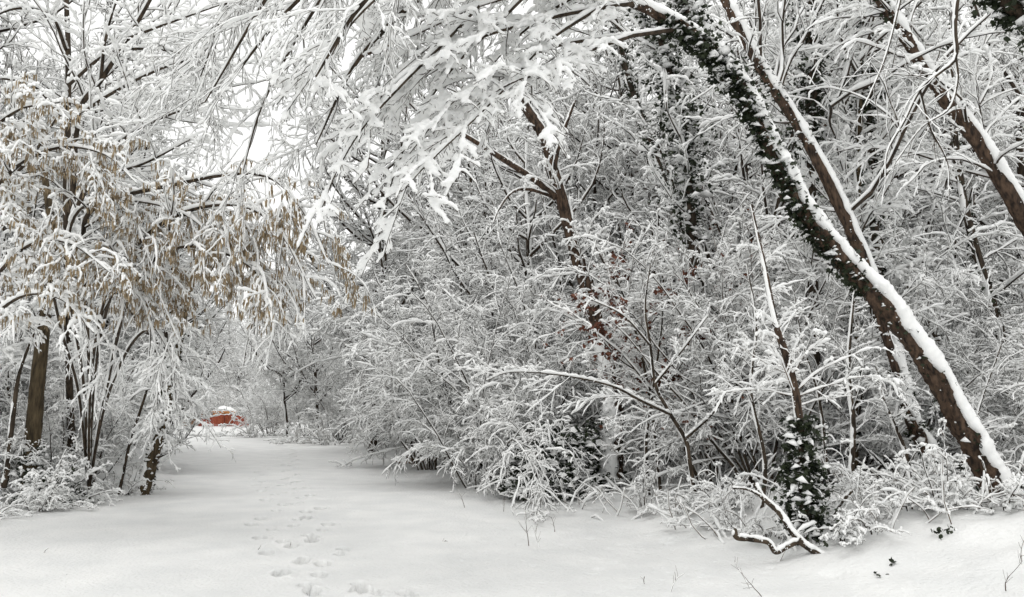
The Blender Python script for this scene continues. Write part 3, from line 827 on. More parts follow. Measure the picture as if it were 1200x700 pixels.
# ---- young tree still holding its dead leaves
g = onground(772, 592); gy = g[1] + .8
th = Thing('beech_sapling', (g[0], gy, float(H(g[0], gy))), 'slender young tree still holding clusters of dead red-brown leaves, right of the broken-topped tree', 'sapling')
P, R, t_ = hero(th, [(776, 602, gy, .035), (770, 540, gy, .03), (762, 470, gy, .026), (748, 400, gy - .1, .02), (728, 340, gy - .2, .014), (705, 290, gy - .2, .007)], 60, 'bark_dark', rng, thick=.02, spread=45, k=8)
BL = [(P[::3][:20], R[::3][:20])]
for gd in [[(748, 400, gy, .014), (770, 370, gy, .012), (795, 340, gy - .1, .009), (812, 320, gy - .2, .005)], [(755, 440, gy, .014), (725, 420, gy - .2, .012), (695, 385, gy - .3, .008), (680, 360, gy - .4, .005)], [(762, 470, gy, .014), (790, 440, gy - .1, .012), (815, 400, gy - .2, .008), (830, 385, gy - .3, .005)]]:
    p, r = px(gd, 20); BL.append((p, r)); m_ = MB(); tubes(m_, p[None], r[None], 6, 0, .1, rng); snow_on(m_, p[None], r[None], .01, .022, rng, 1, fine=3); th.part('limb', m_.mesh('limb', [M['bark_dark'], M['snow']]))
def dead(mb, lv, mats):
    C = []
    for p, r in lv[-2:]:
        i = rng.randint(0, len(p), 130); j = rng.randint(1, p.shape[1], 130)
        for q in range(5): C.append(p[i, j] + .035 * rng.randn(130, 3))
    C = np.concatenate(C); C = C[C[:, 2] > 1.9]
    leaves(mb, C, .075, rng, m=2, snow_m=1, snowp=.06); mats.append(M['dead_leaf'])
crown_of(th, [p for p, r in BL], [r for p, r in BL], [dict(n=46, m=7, Lf=.3, ang=(30, 70), bend=-.05, rr=.008, w=1), dict(n=240, m=5, Lf=.42, ang=(25, 65), bend=-.05, rr=.009, w=.9)], rng, wood='twig_brown', w0=.011, h0=.024, rmin=.004, extra=dead)
# ---- fallen snow-laden branch
g = onground(955, 650)
fy = g[1]
th = Thing('fallen_branch', (g[0], fy, float(H(g[0], fy))), 'fallen forked branch under a thick ridge of snow at the foot of the ivy-covered stump', 'branch')
hero(th, [(885, 566, fy + .1, .022), (893, 582, fy + .08, .026), (914, 602, fy + .05, .03), (930, 626, fy, .034), (945, 640, fy, .036), (968, 654, fy - .02, .036)], 60, 'bark_dark', rng, thick=.055, spread=62, name='stem', k=10)
hero(th, [(938, 632, fy, .03), (922, 641, fy - .05, .028), (909, 647, fy - .08, .026), (900, 636, fy - .08, .026), (880, 632, fy - .08, .028), (864, 630, fy - .1, .03), (861, 620, fy - .1, .02)], 50, 'bark_dark', rng, thick=.075, spread=65, name='stem', k=10)
hero(th, [(893, 582, fy, .014), (876, 574, fy, .012), (858, 572, fy - .1, .008)], 20, 'bark_dark', rng, thick=.04, name='stem', k=7)
hero(th, [(975, 606, fy + .5, .02), (988, 586, fy + .5, .02), (1000, 574, fy + .5, .016)], 20, 'bark_dark', rng, thick=.04, name='stem', k=7)

# ---- left side trunks
g = onground(34, 592); ly = g[1]
th = Thing('ivy_footed_trunk', g, 'smooth olive-brown trunk at the left with dark ivy round its foot', 'tree')
P, R, t_ = hero(th, [(30, 606, ly, .16), (33, 588, ly, .14), (37, 530, ly, .125), (42, 470, ly, .12), (48, 412, ly, .11), (56, 340, ly, .09), (60, 270, ly, .07), (50, 190, ly, .05)], 110, 'bark_olive', rng, thick=.03, spread=35, cover=.5, jag=.05)
ivy_on(th, P, R, 1, 34, 700, .06, rng, .12, snowp=.55)
crown_of(th, [P[45:105:3]], [R[45:105:3] * .5], [dict(n=36, m=9, Lf=.42, ang=(40, 80), bend=-.3, rr=.012, w=1.5), dict(n=260, m=6, Lf=.42, ang=(25, 60), bend=-.3, rr=.01, w=1.2), dict(n=900, m=4, Lf=.4, ang=(25, 65), bend=-.3, rr=.01, w=1)], rng, w0=.019, h0=.042)
g = onground(168, 580); by = g[1]
th = Thing('leaning_ivy_trunk', g, 'mottled snow-plastered trunk at the inner edge of the left thicket, leaning right over the track', 'tree')
P, R, t_ = hero(th, [(163, 594, by, .14), (168, 576, by, .12), (178, 540, by, .11), (190, 500, by, .10), (198, 460, by, .09), (206, 420, by, .08), (216, 370, by, .06), (230, 310, by, .04)], 100, 'bark_olive', rng, thick=.045, spread=62, rag=26, wind=np.array([-1.5, -.8, 0]))
ivy_on(th, P, R, 1, 80, 420, .055, rng, .05, snowp=.6)
crown_of(th, [P[30:96:3]], [R[30:96:3] * .5], [dict(n=30, m=9, Lf=.45, ang=(40, 80), bend=-.4, rr=.012, w=1.2), dict(n=240, m=6, Lf=.42, ang=(25, 60), bend=-.4, rr=.01, w=1), dict(n=900, m=4, Lf=.4, ang=(25, 65), bend=-.3, rr=.01, w=.9)], rng, w0=.017, h0=.036)
for k, (gd, lab) in enumerate([([(4, 572, 13.5, .05), (8, 552, 13.5, .045), (14, 500, 13.5, .04), (22, 440, 13.5, .03), (40, 390, 13.4, .015)], 'thin dark dead pole leaning at the far left edge beside the olive trunk'),
           ([(138, 582, 15.5, .035), (142, 566, 15.5, .03), (152, 520, 15.5, .028), (168, 470, 15.4, .024), (182, 420, 15.3, .014)], 'thin dark stem leaning right in front of the mottled left trunk'),
           ([(90, 580, 16.5, .07), (93, 560, 16.5, .065), (98, 500, 16.5, .06), (112, 430, 16.5, .05), (120, 360, 16.5, .03)], 'short dark trunk half buried in the snowy bushes of the left thicket')]):
    th = Thing('thin_trunk', px(gd, 10)[0][1], lab, 'tree stem')
    hero(th, gd, 50, 'bark_dark', rng, thick=.03, spread=60, k=9, wind=np.array([-1.2, -.5, 0]), cover=.7)
r5 = np.random.RandomState(55)
for gd, lab in [([(1004, 622, 10.8, .045), (998, 560, 10.8, .04), (1000, 500, 10.8, .036), (994, 430, 10.8, .03), (1002, 330, 10.8, .014)], 'thin dark upright stem on the bank between the ivy-covered stump and the big leaning trunk'),
                ([(1080, 606, 10.9, .04), (1068, 560, 10.9, .034), (1058, 522, 10.9, .03), (1036, 470, 10.9, .02), (1026, 430, 10.9, .01)], 'thin dark stem leaning left, close under the big leaning trunk'),
                ([(975, 612, 11.6, .03), (968, 540, 11.6, .026), (960, 470, 11.6, .022), (940, 400, 11.6, .014), (930, 340, 11.6, .008)], 'wiry stem just right of the ivy-covered stump'),
                ([(762, 600, 13.3, .03), (757, 520, 13.3, .027), (766, 450, 13.2, .022), (776, 370, 13, .016), (770, 300, 13, .008)], 'wiry stem between the broken-topped tree and the crooked sapling'),
                ([(890, 618, 11, .035), (896, 540, 11, .03), (880, 460, 11, .024), (886, 380, 11, .016), (875, 310, 11, .008)], 'wiry dark stem behind the upper end of the fallen branch'),
                ([(1112, 600, 10.6, .035), (1120, 560, 10.6, .03), (1136, 520, 10.7, .024), (1150, 470, 10.8, .015), (1175, 400, 10.9, .008)], 'thin stem leaning right, crossing behind the lower part of the big leaning trunk')]:
    th = Thing('thin_trunk', px(gd, 10)[0][1], lab, 'tree stem', 'wiry stems in the thicket')
    P, R, t_ = hero(th, gd, 60, 'bark_dark', r5, thick=.022, spread=50, k=8, wind=np.array([-.9, -.2, 0]), cover=.6)
    crown_of(th, [P[20:59:2]], [R[20:59:2] * .7], [dict(n=16, m=8, Lf=.4, ang=(30, 75), bend=-.05, rr=.008, w=1), dict(n=90, m=5, Lf=.42, ang=(25, 65), bend=-.1, rr=.009, w=.9), dict(n=160, m=4, Lf=.4, ang=(25, 70), bend=-.1, rr=.01, w=.8)], r5, w0=.009, h0=.022, rmin=.0042)

# ---- upright tree at the top left with long snowy boughs
th = Thing('bare_tree', (float(at(84, 570, 15.5)[0]), 15.5, .1), 'slim dark tree at the upper left spreading snow-heaped boughs against the sky', 'tree')
P, R, t_ = hero(th, [(88, 580, 15.5, .08), (84, 520, 15.4, .07), (80, 400, 14.5, .06), (78, 235, 13, .055), (80, 100, 13, .045), (78, 0, 13, .04), (74, -80, 13, .03)], 130, 'bark_dark', rng, thick=.03, spread=50, cover=.5, k=10)
gl = [[(84, 250, 13, .05), (92, 136, 12.6, .045), (118, 95, 12.4, .04), (150, 45, 12.2, .032), (176, 0, 12, .028), (200, -50, 11.8, .02)], [(84, 260, 13, .045), (115, 190, 12.2, .036), (150, 160, 11.6, .028), (185, 140, 11.2, .02), (240, 120, 10.8, .008)],
      [(92, 136, 12.6, .03), (130, 110, 12, .026), (190, 80, 11.5, .02), (260, 60, 11, .008)], [(80, 100, 13, .03), (130, 62, 12.3, .026), (200, 60, 11.7, .02), (260, 85, 11.2, .008)], [(78, 60, 13, .03), (60, 20, 12, .026), (20, 10, 11.5, .02), (-30, 30, 11, .01)],
      [(80, 150, 13, .03), (50, 110, 12.4, .026), (20, 95, 12, .02), (-30, 90, 11.6, .01)], [(80, 190, 13, .03), (110, 200, 12.2, .026), (160, 195, 11.7, .02), (230, 160, 11.2, .008)], [(118, 95, 12.4, .03), (125, 40, 12, .02), (150, -40, 11.8, .01)], [(150, 45, 12.2, .03), (190, 30, 11.6, .02), (260, 5, 11, .01)]]
BL = []
for gd in gl:
    p, r = px(gd, 24); BL.append((p, r)); m_ = MB(); tubes(m_, p[None], r[None], 7, 0, .1, rng); snow_on(m_, p[None], r[None], .022, .06, rng, 1, fine=4)
    th.part('bough', m_.mesh('bough', [M['bark_dark'], M['snow']]))
crown_of(th, [p for p, r in BL], [r for p, r in BL], [dict(n=90, m=9, Lf=.5, ang=(25, 60), bend=.05, rr=.009, w=1.2, flat=.4), dict(n=480, m=6, Lf=.42, ang=(25, 60), bend=-.05, rr=.009, w=1, flat=.4), dict(n=1000, m=4, Lf=.4, ang=(25, 65), bend=-.05, rr=.01, w=.85, flat=.4)], rng, w0=.018, h0=.04)

# ---- hazel hung with catkins, arching over the track
g = (float(at(104, 574, 14.6)[0]), 14.6); g = (g[0], g[1], float(H(*g)))
def catkin_hazel(base, guides, label, seed, ncat, spec, thick=.05):
    r_ = np.random.RandomState(seed)
    th = Thing('hazel_bush', base, label, 'hazel', 'hazels hung with catkins')
    BL = []
    for gd in guides:
        p, r = px(gd, 40); BL.append((p, r)); m_ = MB(); tubes(m_, p[None], r[None], 8, 0, .1, r_); snow_on(m_, p[None], r[None], .02, thick, r_, 1, fine=3)
        th.part('stem', m_.mesh('stem', [M['bark_dark'], M['snow']]))
    L = [(p[12:], r[12:]) for p, r in BL]
    cr, lv = crown_of(th, [p for p, r in L], [r for p, r in L], spec, r_, w0=.013, h0=.03, rmin=.004)
    mb = MB(); C = []
    for (p, r) in lv[-2:]:
        i = r_.randint(0, len(p), ncat // 3); j = r_.randint(1, p.shape[1], ncat // 3)
        c = p[i, j]; 
        keep = (c[:, 2] > 2.65)
        c = c[keep]
        for k in range(2): C.append(c + np.array([.018, .018, .0]) * r_.randn(len(c), 3))
    C = np.concatenate(C)
    # they crowd towards the outer, drooping ends
    spindles(mb, C, .095, .0070, r_)
    o = th.part('catkins', mb.mesh('catkins', [M['catkin']])); o['kind'] = 'stuff'; o['label'] = 'thin light brown catkins hanging from the twigs'
    return th
b0 = (104, 574, 14.6, .024)
catkin_hazel(g, [[b0, (104, 420, 13.4, .026), (98, 300, 11.4, .03), (110, 244, 11, .034), (200, 217, 10.3, .03), (300, 204, 9.8, .02), (350, 240, 9.5, .014), (385, 310, 9.3, .008)],
                 [b0, (112, 430, 13.2, .024), (140, 320, 11.2, .026), (190, 262, 10.6, .03), (260, 240, 10, .022), (320, 262, 9.7, .014), (370, 350, 9.5, .008)],
                 [b0, (124, 460, 13.4, .024), (155, 340, 11, .024), (210, 290, 10.4, .025), (290, 310, 9.9, .02), (340, 380, 9.7, .008)],
                 [b0, (122, 480, 13.6, .02), (150, 410, 11.4, .02), (180, 385, 11, .016), (200, 420, 10.8, .012), (206, 480, 10.7, .006)],
                 [b0, (105, 480, 13.4, .02), (112, 400, 11.2, .02), (130, 340, 10.8, .016), (165, 350, 10.5, .012), (190, 440, 10.4, .006)],
                 [b0, (98, 450, 13.4, .022), (80, 330, 11.6, .022), (90, 250, 11.2, .02), (150, 235, 10.7, .016), (230, 260, 10.2, .012), (280, 340, 9.9, .006)],
                 [b0, (92, 460, 13.4, .022), (70, 380, 11.6, .02), (60, 300, 11.2, .018), (110, 285, 10.8, .014), (170, 320, 10.4, .01), (210, 400, 10.2, .006)]],
             'hazel arching right over the track, its drooping twigs hung thick with light brown catkins', 61, 5400,
             [dict(n=110, m=9, Lf=.36, ang=(20, 60), bend=-.45, rr=.008, w=1.1, tr=(.05, 1)), dict(n=620, m=7, Lf=.5, ang=(20, 50), bend=-.35, rr=.008, w=1), dict(n=1500, m=5, Lf=.5, ang=(20, 55), bend=-.3, rr=.009, w=.85)])
g = (float(at(-70, 590, 11.2)[0]), 11.2); g = (g[0], g[1], float(H(*g)))
b0 = (-70, 606, 11.2, .04)
catkin_hazel(g, [[b0, (-60, 440, 11, .034), (-40, 300, 10.6, .03), (0, 215, 10.2, .026), (60, 175, 9.9, .02), (120, 180, 9.6, .012), (160, 215, 9.4, .006)],
                 [b0, (-60, 400, 11, .034), (-50, 260, 10.5, .03), (-20, 170, 10, .024), (20, 130, 9.7, .016), (70, 120, 9.5, .008)],
                 [b0, (-50, 450, 10.9, .03), (-20, 350, 10.4, .026), (30, 290, 10, .02), (80, 285, 9.7, .014), (130, 320, 9.5, .006)],
                 [b0, (-55, 480, 10.9, .03), (-30, 400, 10.4, .026), (20, 350, 10, .02), (70, 350, 9.7, .012), (110, 390, 9.5, .006)]],
             'hazel filling the left edge, clumps of catkins between thick pads of snow', 62, 1900,
             [dict(n=80, m=9, Lf=.32, ang=(25, 65), bend=-.3, rr=.008, w=1.3, tr=(.1, 1)), dict(n=420, m=7, Lf=.5, ang=(20, 55), bend=-.3, rr=.008, w=1.2), dict(n=1100, m=5, Lf=.5, ang=(25, 60), bend=-.25, rr=.009, w=1)], thick=.06)

# ---- boughs of trees standing outside the view, reaching in at the top
def overhang(name, base, guides, label, cat, seed, spec, w0=.010, h0=.016, rmin=.0028, ivy=None, wood='twig'):
    r_ = np.random.RandomState(seed)
    th = Thing(name, base, label, cat)
    BL = []
    for gd in guides:
        p, r = px(gd, 24); BL.append((p, r)); m_ = MB(); tubes(m_, p[None], r[None], 7, 0, .1, r_); snow_on(m_, p[None], r[None], w0 * 1.3, h0 * 1.5, r_, 1, fine=3)
        th.part('bough', m_.mesh('bough', [M['bark_dark'], M['snow']]))
    if spec: crown_of(th, [p for p, r in BL], [r for p, r in BL], spec, r_, w0=w0, h0=h0, rmin=rmin, wood=wood, fine=2)
    return th, BL, r_
overhang('beech_tree', (2.2, 4.2, 0.2),
    [[(1010, 900, 4.2, .16), (1000, 200, 4.4, .14), (900, -250, 4.8, .11), (760, -210, 5.2, .07), (620, -140, 5.5, .05), (500, -70, 5.7, .03), (420, 10, 5.7, .018), (370, 90, 5.7, .008)],
     [(900, -250, 4.8, .08), (720, -230, 5.4, .05), (560, -160, 5.9, .04), (430, -70, 6.1, .025), (330, 20, 6.2, .015), (260, 110, 6.2, .006)],
     [(760, -210, 5.2, .06), (600, -190, 5.9, .04), (450, -120, 6.4, .03), (340, -40, 6.6, .02), (290, 40, 6.6, .012), (240, 130, 6.6, .006)],
     [(720, -230, 5.4, .06), (520, -190, 6.4, .04), (380, -130, 7, .03), (290, -50, 7.2, .02), (250, 20, 7.2, .012), (235, 90, 7.2, .006)]] if False else
    [[(620, -140, 5.5, .05), (500, -70, 5.7, .03), (420, 10, 5.7, .018), (370, 90, 5.7, .008)],
     [(560, -160, 5.9, .04), (430, -70, 6.1, .025), (330, 20, 6.2, .015), (260, 110, 6.2, .006)],
     [(600, -190, 5.9, .04), (450, -120, 6.4, .03), (340, -40, 6.6, .02), (240, 120, 6.6, .006)],
     [(520, -190, 6.4, .04), (380, -130, 7, .03), (290, -50, 7.2, .02), (235, 90, 7.2, .006)],
     [(500, -160, 7.2, .03), (410, -50, 7.4, .022), (345, 50, 7.5, .014), (305, 130, 7.6, .01), (285, 200, 7.6, .005)],
     [(620, -100, 6.4, .04), (500, -10, 6.8, .03), (420, 70, 7, .02), (370, 170, 7.1, .006)]],
    'fine dark drooping twigs slanting down-left across the white sky from above the picture', 'overhanging branch', 71,
    [dict(n=100, m=8, Lf=.5, ang=(15, 55), bend=-.10, rr=.005, w=1.1, flat=.4), dict(n=760, m=6, Lf=.5, ang=(15, 50), bend=-.15, rr=.006, w=1, flat=.4), dict(n=1900, m=4, Lf=.4, ang=(20, 55), bend=-.15, rr=.008, w=.9, flat=.5)])
# dark twig hanging in from the top right
overhang('hanging_branch', at(1123, -30, 5), [[(1124, -20, 5, .016), (1119, 30, 5, .014), (1120, 68, 5, .012), (1098, 88, 5, .010), (1078, 106, 5, .009), (1060, 142, 5, .007), (1040, 178, 5, .005), (1038, 210, 5, .003)],
     [(1120, 68, 5, .01), (1122, 95, 5, .008), (1112, 128, 5, .006), (1080, 150, 5, .004), (1050, 190, 5, .003)], [(1060, -20, 5.2, .008), (1040, 60, 5.2, .006), (1020, 110, 5.2, .004), (1010, 130, 5.2, .003)], [(1078, 106, 5, .008), (1090, 150, 5, .006), (1110, 190, 5, .004), (1112, 230, 5, .003)]],
    'thin black crooked twig hanging down from the top edge, nearest thing at the upper right', 'overhanging branch', 72, [dict(n=26, m=7, Lf=.5, ang=(20, 55), bend=-.1, rr=.006, w=1), dict(n=60, m=5, Lf=.4, ang=(20, 55), bend=-.1, rr=.007, w=.9)], w0=.0018, h0=.005, rmin=.0025)
th, BL, r_ = overhang('ivy_bough', at(1210, 20, 5.5), [[(1120, -60, 5.5, .05), (1160, -20, 5.5, .05), (1200, 20, 5.5, .055), (1260, 60, 5.5, .06)]], 'clump of near-black ivy poking into the top right corner', 'overhanging ivy', 73, None)
ivy_on(th, BL[0][0], BL[0][1], 3, 22, 900, .05, r_, .16, snowp=.12)
#==SECTION4==
# ------------------------------------------------------------------ bushes set out along both edges of the track
def thing_from(name, stems, crown, loc, label, cat, group, rz=0, sc=1.0, partname='stem'):
    o = empty(name, loc, label, cat, group); o.rotation_euler = (0, 0, rz); o.scale = (sc, sc, sc)
    for s_ in stems: frac_obj(partname, s_, o)
    frac_obj('crown', crown, o)
    return o
KIN = {}
KIN['arch'] = shrub(301, h=4.2, nst=9, n=(170, 1500, 5200), lean=(15, 60), arch=-1.5, droop=-.32)
KIN['arch2'] = shrub(302, h=4.0, nst=10, n=(170, 1500, 5200), lean=(10, 55), arch=-1.2, droop=-.22)
KIN['up'] = shrub(303, h=3.8, nst=11, n=(160, 1400, 5000), lean=(4, 32), arch=-.5, droop=-.15)
KIN['up2'] = shrub(304, h=3.4, nst=12, n=(160, 1400, 5000), lean=(4, 38), arch=-.6, droop=-.2)
KIN['red'] = shrub(305, h=3.6, nst=10, n=(160, 1400, 5000), lean=(4, 34), arch=-.6, droop=-.15, red=1100, wood='twig_brown')
KIN['low'] = shrub(306, h=.95, nst=14, n=(70, 240, 320), lean=(15, 75), arch=-1.4, droop=-.3, w0=.008, h0=.02, rmin=.004, r=.009, wood='twig_brown')
KIN['low2'] = shrub(307, h=0.75, nst=16, n=(70, 190, 220), lean=(20, 80), arch=-1.6, droop=-.3, w0=.009, h0=.022, rmin=.004, r=.009)
SP = [('arch', 560, 16.6, 1.0, 'bush', 'bush arching down to the snow at the bend, left of the dark evergreen bush'),
      ('arch2', 548, 18.8, 1.2, 'bush', 'broad arching bush sweeping left over the track at the bend'),
      ('up', 505, 22, 1.3, 'bush', 'upright bush just beyond the bend on the right edge of the track'),
      ('up', 520, 29, 1.5, 'bush', 'tall bush set back behind the one just beyond the bend'),
      ('up2', 480, 37, 1.6, 'bush', 'rounded bush just right of the distant pair of dark trunks'),
      ('up2', 322, 50, 1.3, 'bush', 'distant bush left of the pair of dark trunks, next to the red fence'), ('up', 362, 47, 1.4, 'bush', 'distant bush right behind the pair of dark trunks'),
      ('up2', 402, 42, 1.4, 'bush', 'distant bush right of the pair of dark trunks'), ('up', 440, 33, 1.3, 'bush', 'bush on the right edge half way along the track'),
      ('up', 640, 19, 1.3, 'bush', 'dense bush behind the dark evergreen bush'),
      ('red', 826, 13.8, 1.1, 'bush', 'bush with a few dead reddish leaves just behind the crooked sapling'),
      ('up2', 690, 19, 1.5, 'bush', 'tall bush filling the gap behind the broken-topped tree'),
      ('up', 885, 12.8, 1.1, 'bush', 'tangled bush between the crooked sapling and the ivy-covered stump'),
      ('up2', 800, 17, 1.3, 'bush', 'tall bush set well back between the crooked sapling and the broken-topped tree'),
      ('up', 900, 15, 1.3, 'bush', 'upright bush behind the ivy-covered stump'),
      ('arch2', 985, 13.5, 1.0, 'bush', 'bush with heavy snow behind the slender upright stem'),
      ('up2', 1055, 12.8, .9, 'bush', 'bush under the big leaning trunk, between the two leaning stems'),
      ('up', 1120, 15.5, 1.2, 'bush', 'bush seen past the foot of the big leaning tree'),
      ('arch', 1195, 12, .8, 'bush', 'snow-heaped bush right of the foot of the big leaning tree'),
      ('arch2', 1265, 11, 1.0, 'bush', 'bush leaning in from the right edge below the third leaning trunk'),
      ('up2', 1180, 18, 1.5, 'bush', 'tall bush deep behind the third leaning trunk'),
      ('up', 10, 17, 1.2, 'bush', 'bush at the left edge behind the olive trunk'),
      ('up2', 70, 17, 1.3, 'bush', 'bush behind the snowy ivy mound on the left'),
      ('arch2', 60, 18.2, .8, 'bush', 'bush between the snowy ivy mound and the mottled left trunk'),
      ('up', 85, 21.5, 1.2, 'bush', 'tall bush behind the mottled left trunk'),
      ('up', -120, 13.5, 1.0, 'bush', 'bush cut off by the left edge of the view'),
      ('up2', 120, 29, 1.1, 'bush', 'distant bush on the left edge of the track, short of the red fence')]
GRP = 'snow-laden bushes along the track'
rs = np.random.RandomState(77)
first = {}
def put(kind, name, loc, sc, label, cat, group):
    rz = rs.uniform(0, 6.28)
    if kind not in first:
        st, cr, _ = KIN[kind]
        first[kind] = thing_from(name, st, cr, loc, label, cat, group, rz, sc)
        return first[kind]
    o = copy_tree(first[kind]); o.name = name; o.location = tuple(map(float, loc)); o.rotation_euler = (0, 0, rz); o.scale = (sc,) * 3
    o['label'] = label; o['category'] = cat; o['group'] = group
    return o
for kind, pxx, Y, sc, cat, lab in SP:
    put(kind, 'snowy_bush', gxy(pxx, Y), sc, lab, cat, GRP)
LB = [(760, 0.0, .8, 'low', 'low bramble tuft at the snow edge left of the crooked sapling'), (815, .1, .8, 'low2', 'low snowy tuft at the foot of the crooked sapling'), (868, .3, .8, 'low', 'brambles behind the left end of the fallen branch'),
      (905, .5, .7, 'low2', 'snow-padded brambles between the fallen branch and the ivy-covered stump'), (985, .1, .8, 'low2', 'snow-padded brambles right of the fallen branch'), (1030, .1, .9, 'low', 'brambles on the bank below the slender upright stem'),
      (1075, .2, .9, 'low2', 'mounded brambles on the bank just left of the big leaning trunk'), (1120, .1, .9, 'low', 'brambles right in front of the foot of the big leaning tree'), (1165, -.2, .9, 'low2', 'heap of snowy stems on the bank crest just right of the big leaning trunk'),
      (1215, -.2, .8, 'low', 'brambles at the right edge on the bank crest'), (700, .1, .7, 'low', 'low twigs at the snowy foot of the broken-topped tree'), (1050, 1.2, 1.0, 'low2', 'snowy brambles further in, under the big leaning trunk'),
      (960, 1.4, 1.0, 'low', 'brambles behind the ivy-covered stump'), (860, 1.5, 1.1, 'low2', 'thick low brambles behind the fallen branch, in the thicket')]
EDGE = [(560, 583), (640, 575), (700, 588), (760, 603), (815, 612), (860, 635), (905, 652), (960, 655), (985, 648), (1030, 638), (1075, 622), (1120, 612), (1165, 604), (1215, 600)]
for pxx, dy, sc, kind, lab in LB:
    ey = np.interp(pxx, [e[0] for e in EDGE], [e[1] for e in EDGE])
    p = onground(pxx, ey); y_ = p[1] + .35 + dy; x_ = p[0] * y_ / p[1]
    put(kind, 'bramble_clump', (x_, y_, float(H(x_, y_))), sc, lab, 'brambles', 'low brambles along the thicket edge')
for pxx, Y, sc, kind, lab in [(0, 12.0, .8, 'low2', 'snowy brambles at the bottom of the left edge'), (60, 13.0, .8, 'low', 'brambles just right of the ivy-footed trunk'), (115, 14.0, .8, 'low2', 'low twiggy tuft left of the mottled trunk'), (155, 15.4, .8, 'low', 'low tuft at the foot of the mottled left trunk'),
                       (352, 40, 2.0, 'low2', 'low scrub at the foot of the distant pair of dark trunks'), (395, 37, 2.2, 'low', 'low scrub right of the distant pair of dark trunks'), (310, 47, 2.2, 'low', 'low scrub left of the distant pair of dark trunks')]:
    put(kind, 'bramble_clump', gxy(pxx, Y), sc, lab, 'brambles', 'low brambles along the thicket edge')

# ---- more standing trees inside the wood
tk = {}
for k in range(2):
    t_, c_, _ = tree(400 + k, H_=11.5, r=0.11, n=(55, 560, 3200, 6500), first=0.15, w0=0.0115, h0=0.032, rmin=0.0055)
    tk[k] = (t_, c_)
TR = [(0, 343, 43, 1.0, 'distant dark trunk nearer the red fence, one of a pair at the track edge'), (1, 378, 42, 1.0, 'distant dark trunk of the pair further from the red fence'),
      (0, 560, 25, 1.1, 'tall twiggy tree behind the arching bushes at the bend'), (1, 640, 22, 1.1, 'tall twiggy tree behind the broken-topped tree, to its left'), (0, 740, 23, 1.15, 'tall twiggy tree behind the reddish-leaved bush'),
      (1, 860, 22, 1.1, 'tall twiggy tree behind the arch of the big leaning tree'), (0, 985, 20, 1.1, 'tall twiggy tree between the crossing leaning trunks'), (1, 1090, 19, 1.1, 'tall twiggy tree behind the third leaning trunk'),
      (0, 1200, 21, 1.1, 'tall twiggy tree at the right edge behind the leaning trunks'), (1, 480, 31, 1.0, 'tall tree beyond the bend on the right of the track'), (0, 20, 19, .95, 'tall twiggy tree behind the hazels at the left edge'),
      (0, 440, 30, 1.45, 'very tall tree rising behind the near snowy spray at the left of the arching bough'), (1, 530, 29, 1.5, 'very tall tree beyond the bend, behind the middle of the near snowy spray'),
      (0, 172, 31, 1.4, 'very tall tree beyond the mottled left trunk, its crown against the sky'),
      (1, 110, 22, 1.25, 'tall twiggy tree behind the mottled left trunk')]
ft = {}
for k, pxx, Y, sc, lab in TR:
    loc = gxy(pxx, Y)
    if k not in ft:
        ft[k] = thing_from('woodland_tree', [tk[k][0]], tk[k][1], loc, lab, 'tree', 'bare trees standing in the wood', rs.uniform(0, 6.28), sc, 'trunk')
    else:
        o = copy_tree(ft[k]); o.location = tuple(map(float, loc)); o.rotation_euler = (0, 0, rs.uniform(0, 6.28)); o.scale = (sc,) * 3; o['label'] = lab

# ---- dark evergreen bush and snowy ivy mounds
def evergreen(name, loc, rx, rz_, n, size, seed, label, cat, snowp=.4, twigs=True):
    r_ = np.random.RandomState(seed)
    th = Thing(name, loc, label, cat)
    mb = MB()
    u = r_.randn(n, 3); u /= np.linalg.norm(u, axis=1, keepdims=True); u[:, 2] = np.abs(u[:, 2])
    rad = r_.uniform(.45, 1.0, n) ** .6
    lump = 1 + .25 * np.sin(u[:, 0] * 7 + 1) * np.sin(u[:, 1] * 6) + .15 * np.sin(u[:, 2] * 11)
    C = np.array(loc) + u * (rad * lump)[:, None] * np.array([rx, rx * .8, rz_])
    leaves(mb, C, size, r_, out=u * .9, m=0, snow_m=1, snowp=snowp, droop=.7)
    th.part('foliage', mb.mesh('foliage', [M['ivy'], M['snow']], smooth=False))
    if twigs:
        P, R = fan_stems(r_, 16, rz_ * 1.5, (5, 70), -1.2, r=.012)
        P += np.array(loc)
        for i in range(6):
            m_ = MB(); tubes(m_, P[i:i + 1], R[i:i + 1], 5, 0); snow_on(m_, P[i:i + 1], R[i:i + 1], .014, .03, r_, 1)
            th.part('stem', m_.mesh('stem', [M['bark_dark'], M['snow']]))
        crown_of(th, P, R, [dict(n=110, m=7, Lf=.4, ang=(25, 65), bend=-.4, rr=.008, w=1.1), dict(n=420, m=5, Lf=.45, ang=(25, 60), bend=-.4, rr=.009, w=.9)], r_, w0=.014, h0=.03, name='twigs')
evergreen('evergreen_bush', gxy(655, 14.8), 1.0, 1.3, 5600, .075, 81, 'dark green bush at the bend, bowed under snow, left of the broken-topped tree', 'bush', .25)
evergreen('ivy_mound', gxy(78, 13.6), .52, .62, 1400, .06, 82, 'low mound of ivy nearly buried in snow right of the olive trunk', 'ivy', .8)
evergreen('ivy_mound', gxy(1105, 10.6), .5, .45, 700, .06, 83, 'low ivy mound under snow left of the big leaning trunk foot', 'ivy', .8)
evergreen('evergreen_bush', gxy(590, 19), .8, 1.5, 2600, .08, 84, 'dark patch of evergreen leaves deep behind the arching bushes', 'bush', .3)
evergreen('evergreen_bush', gxy(985, 15.5), .8, 2.6, 2600, .09, 85, 'dark holly-like bush behind the slender upright stem', 'bush', .4)

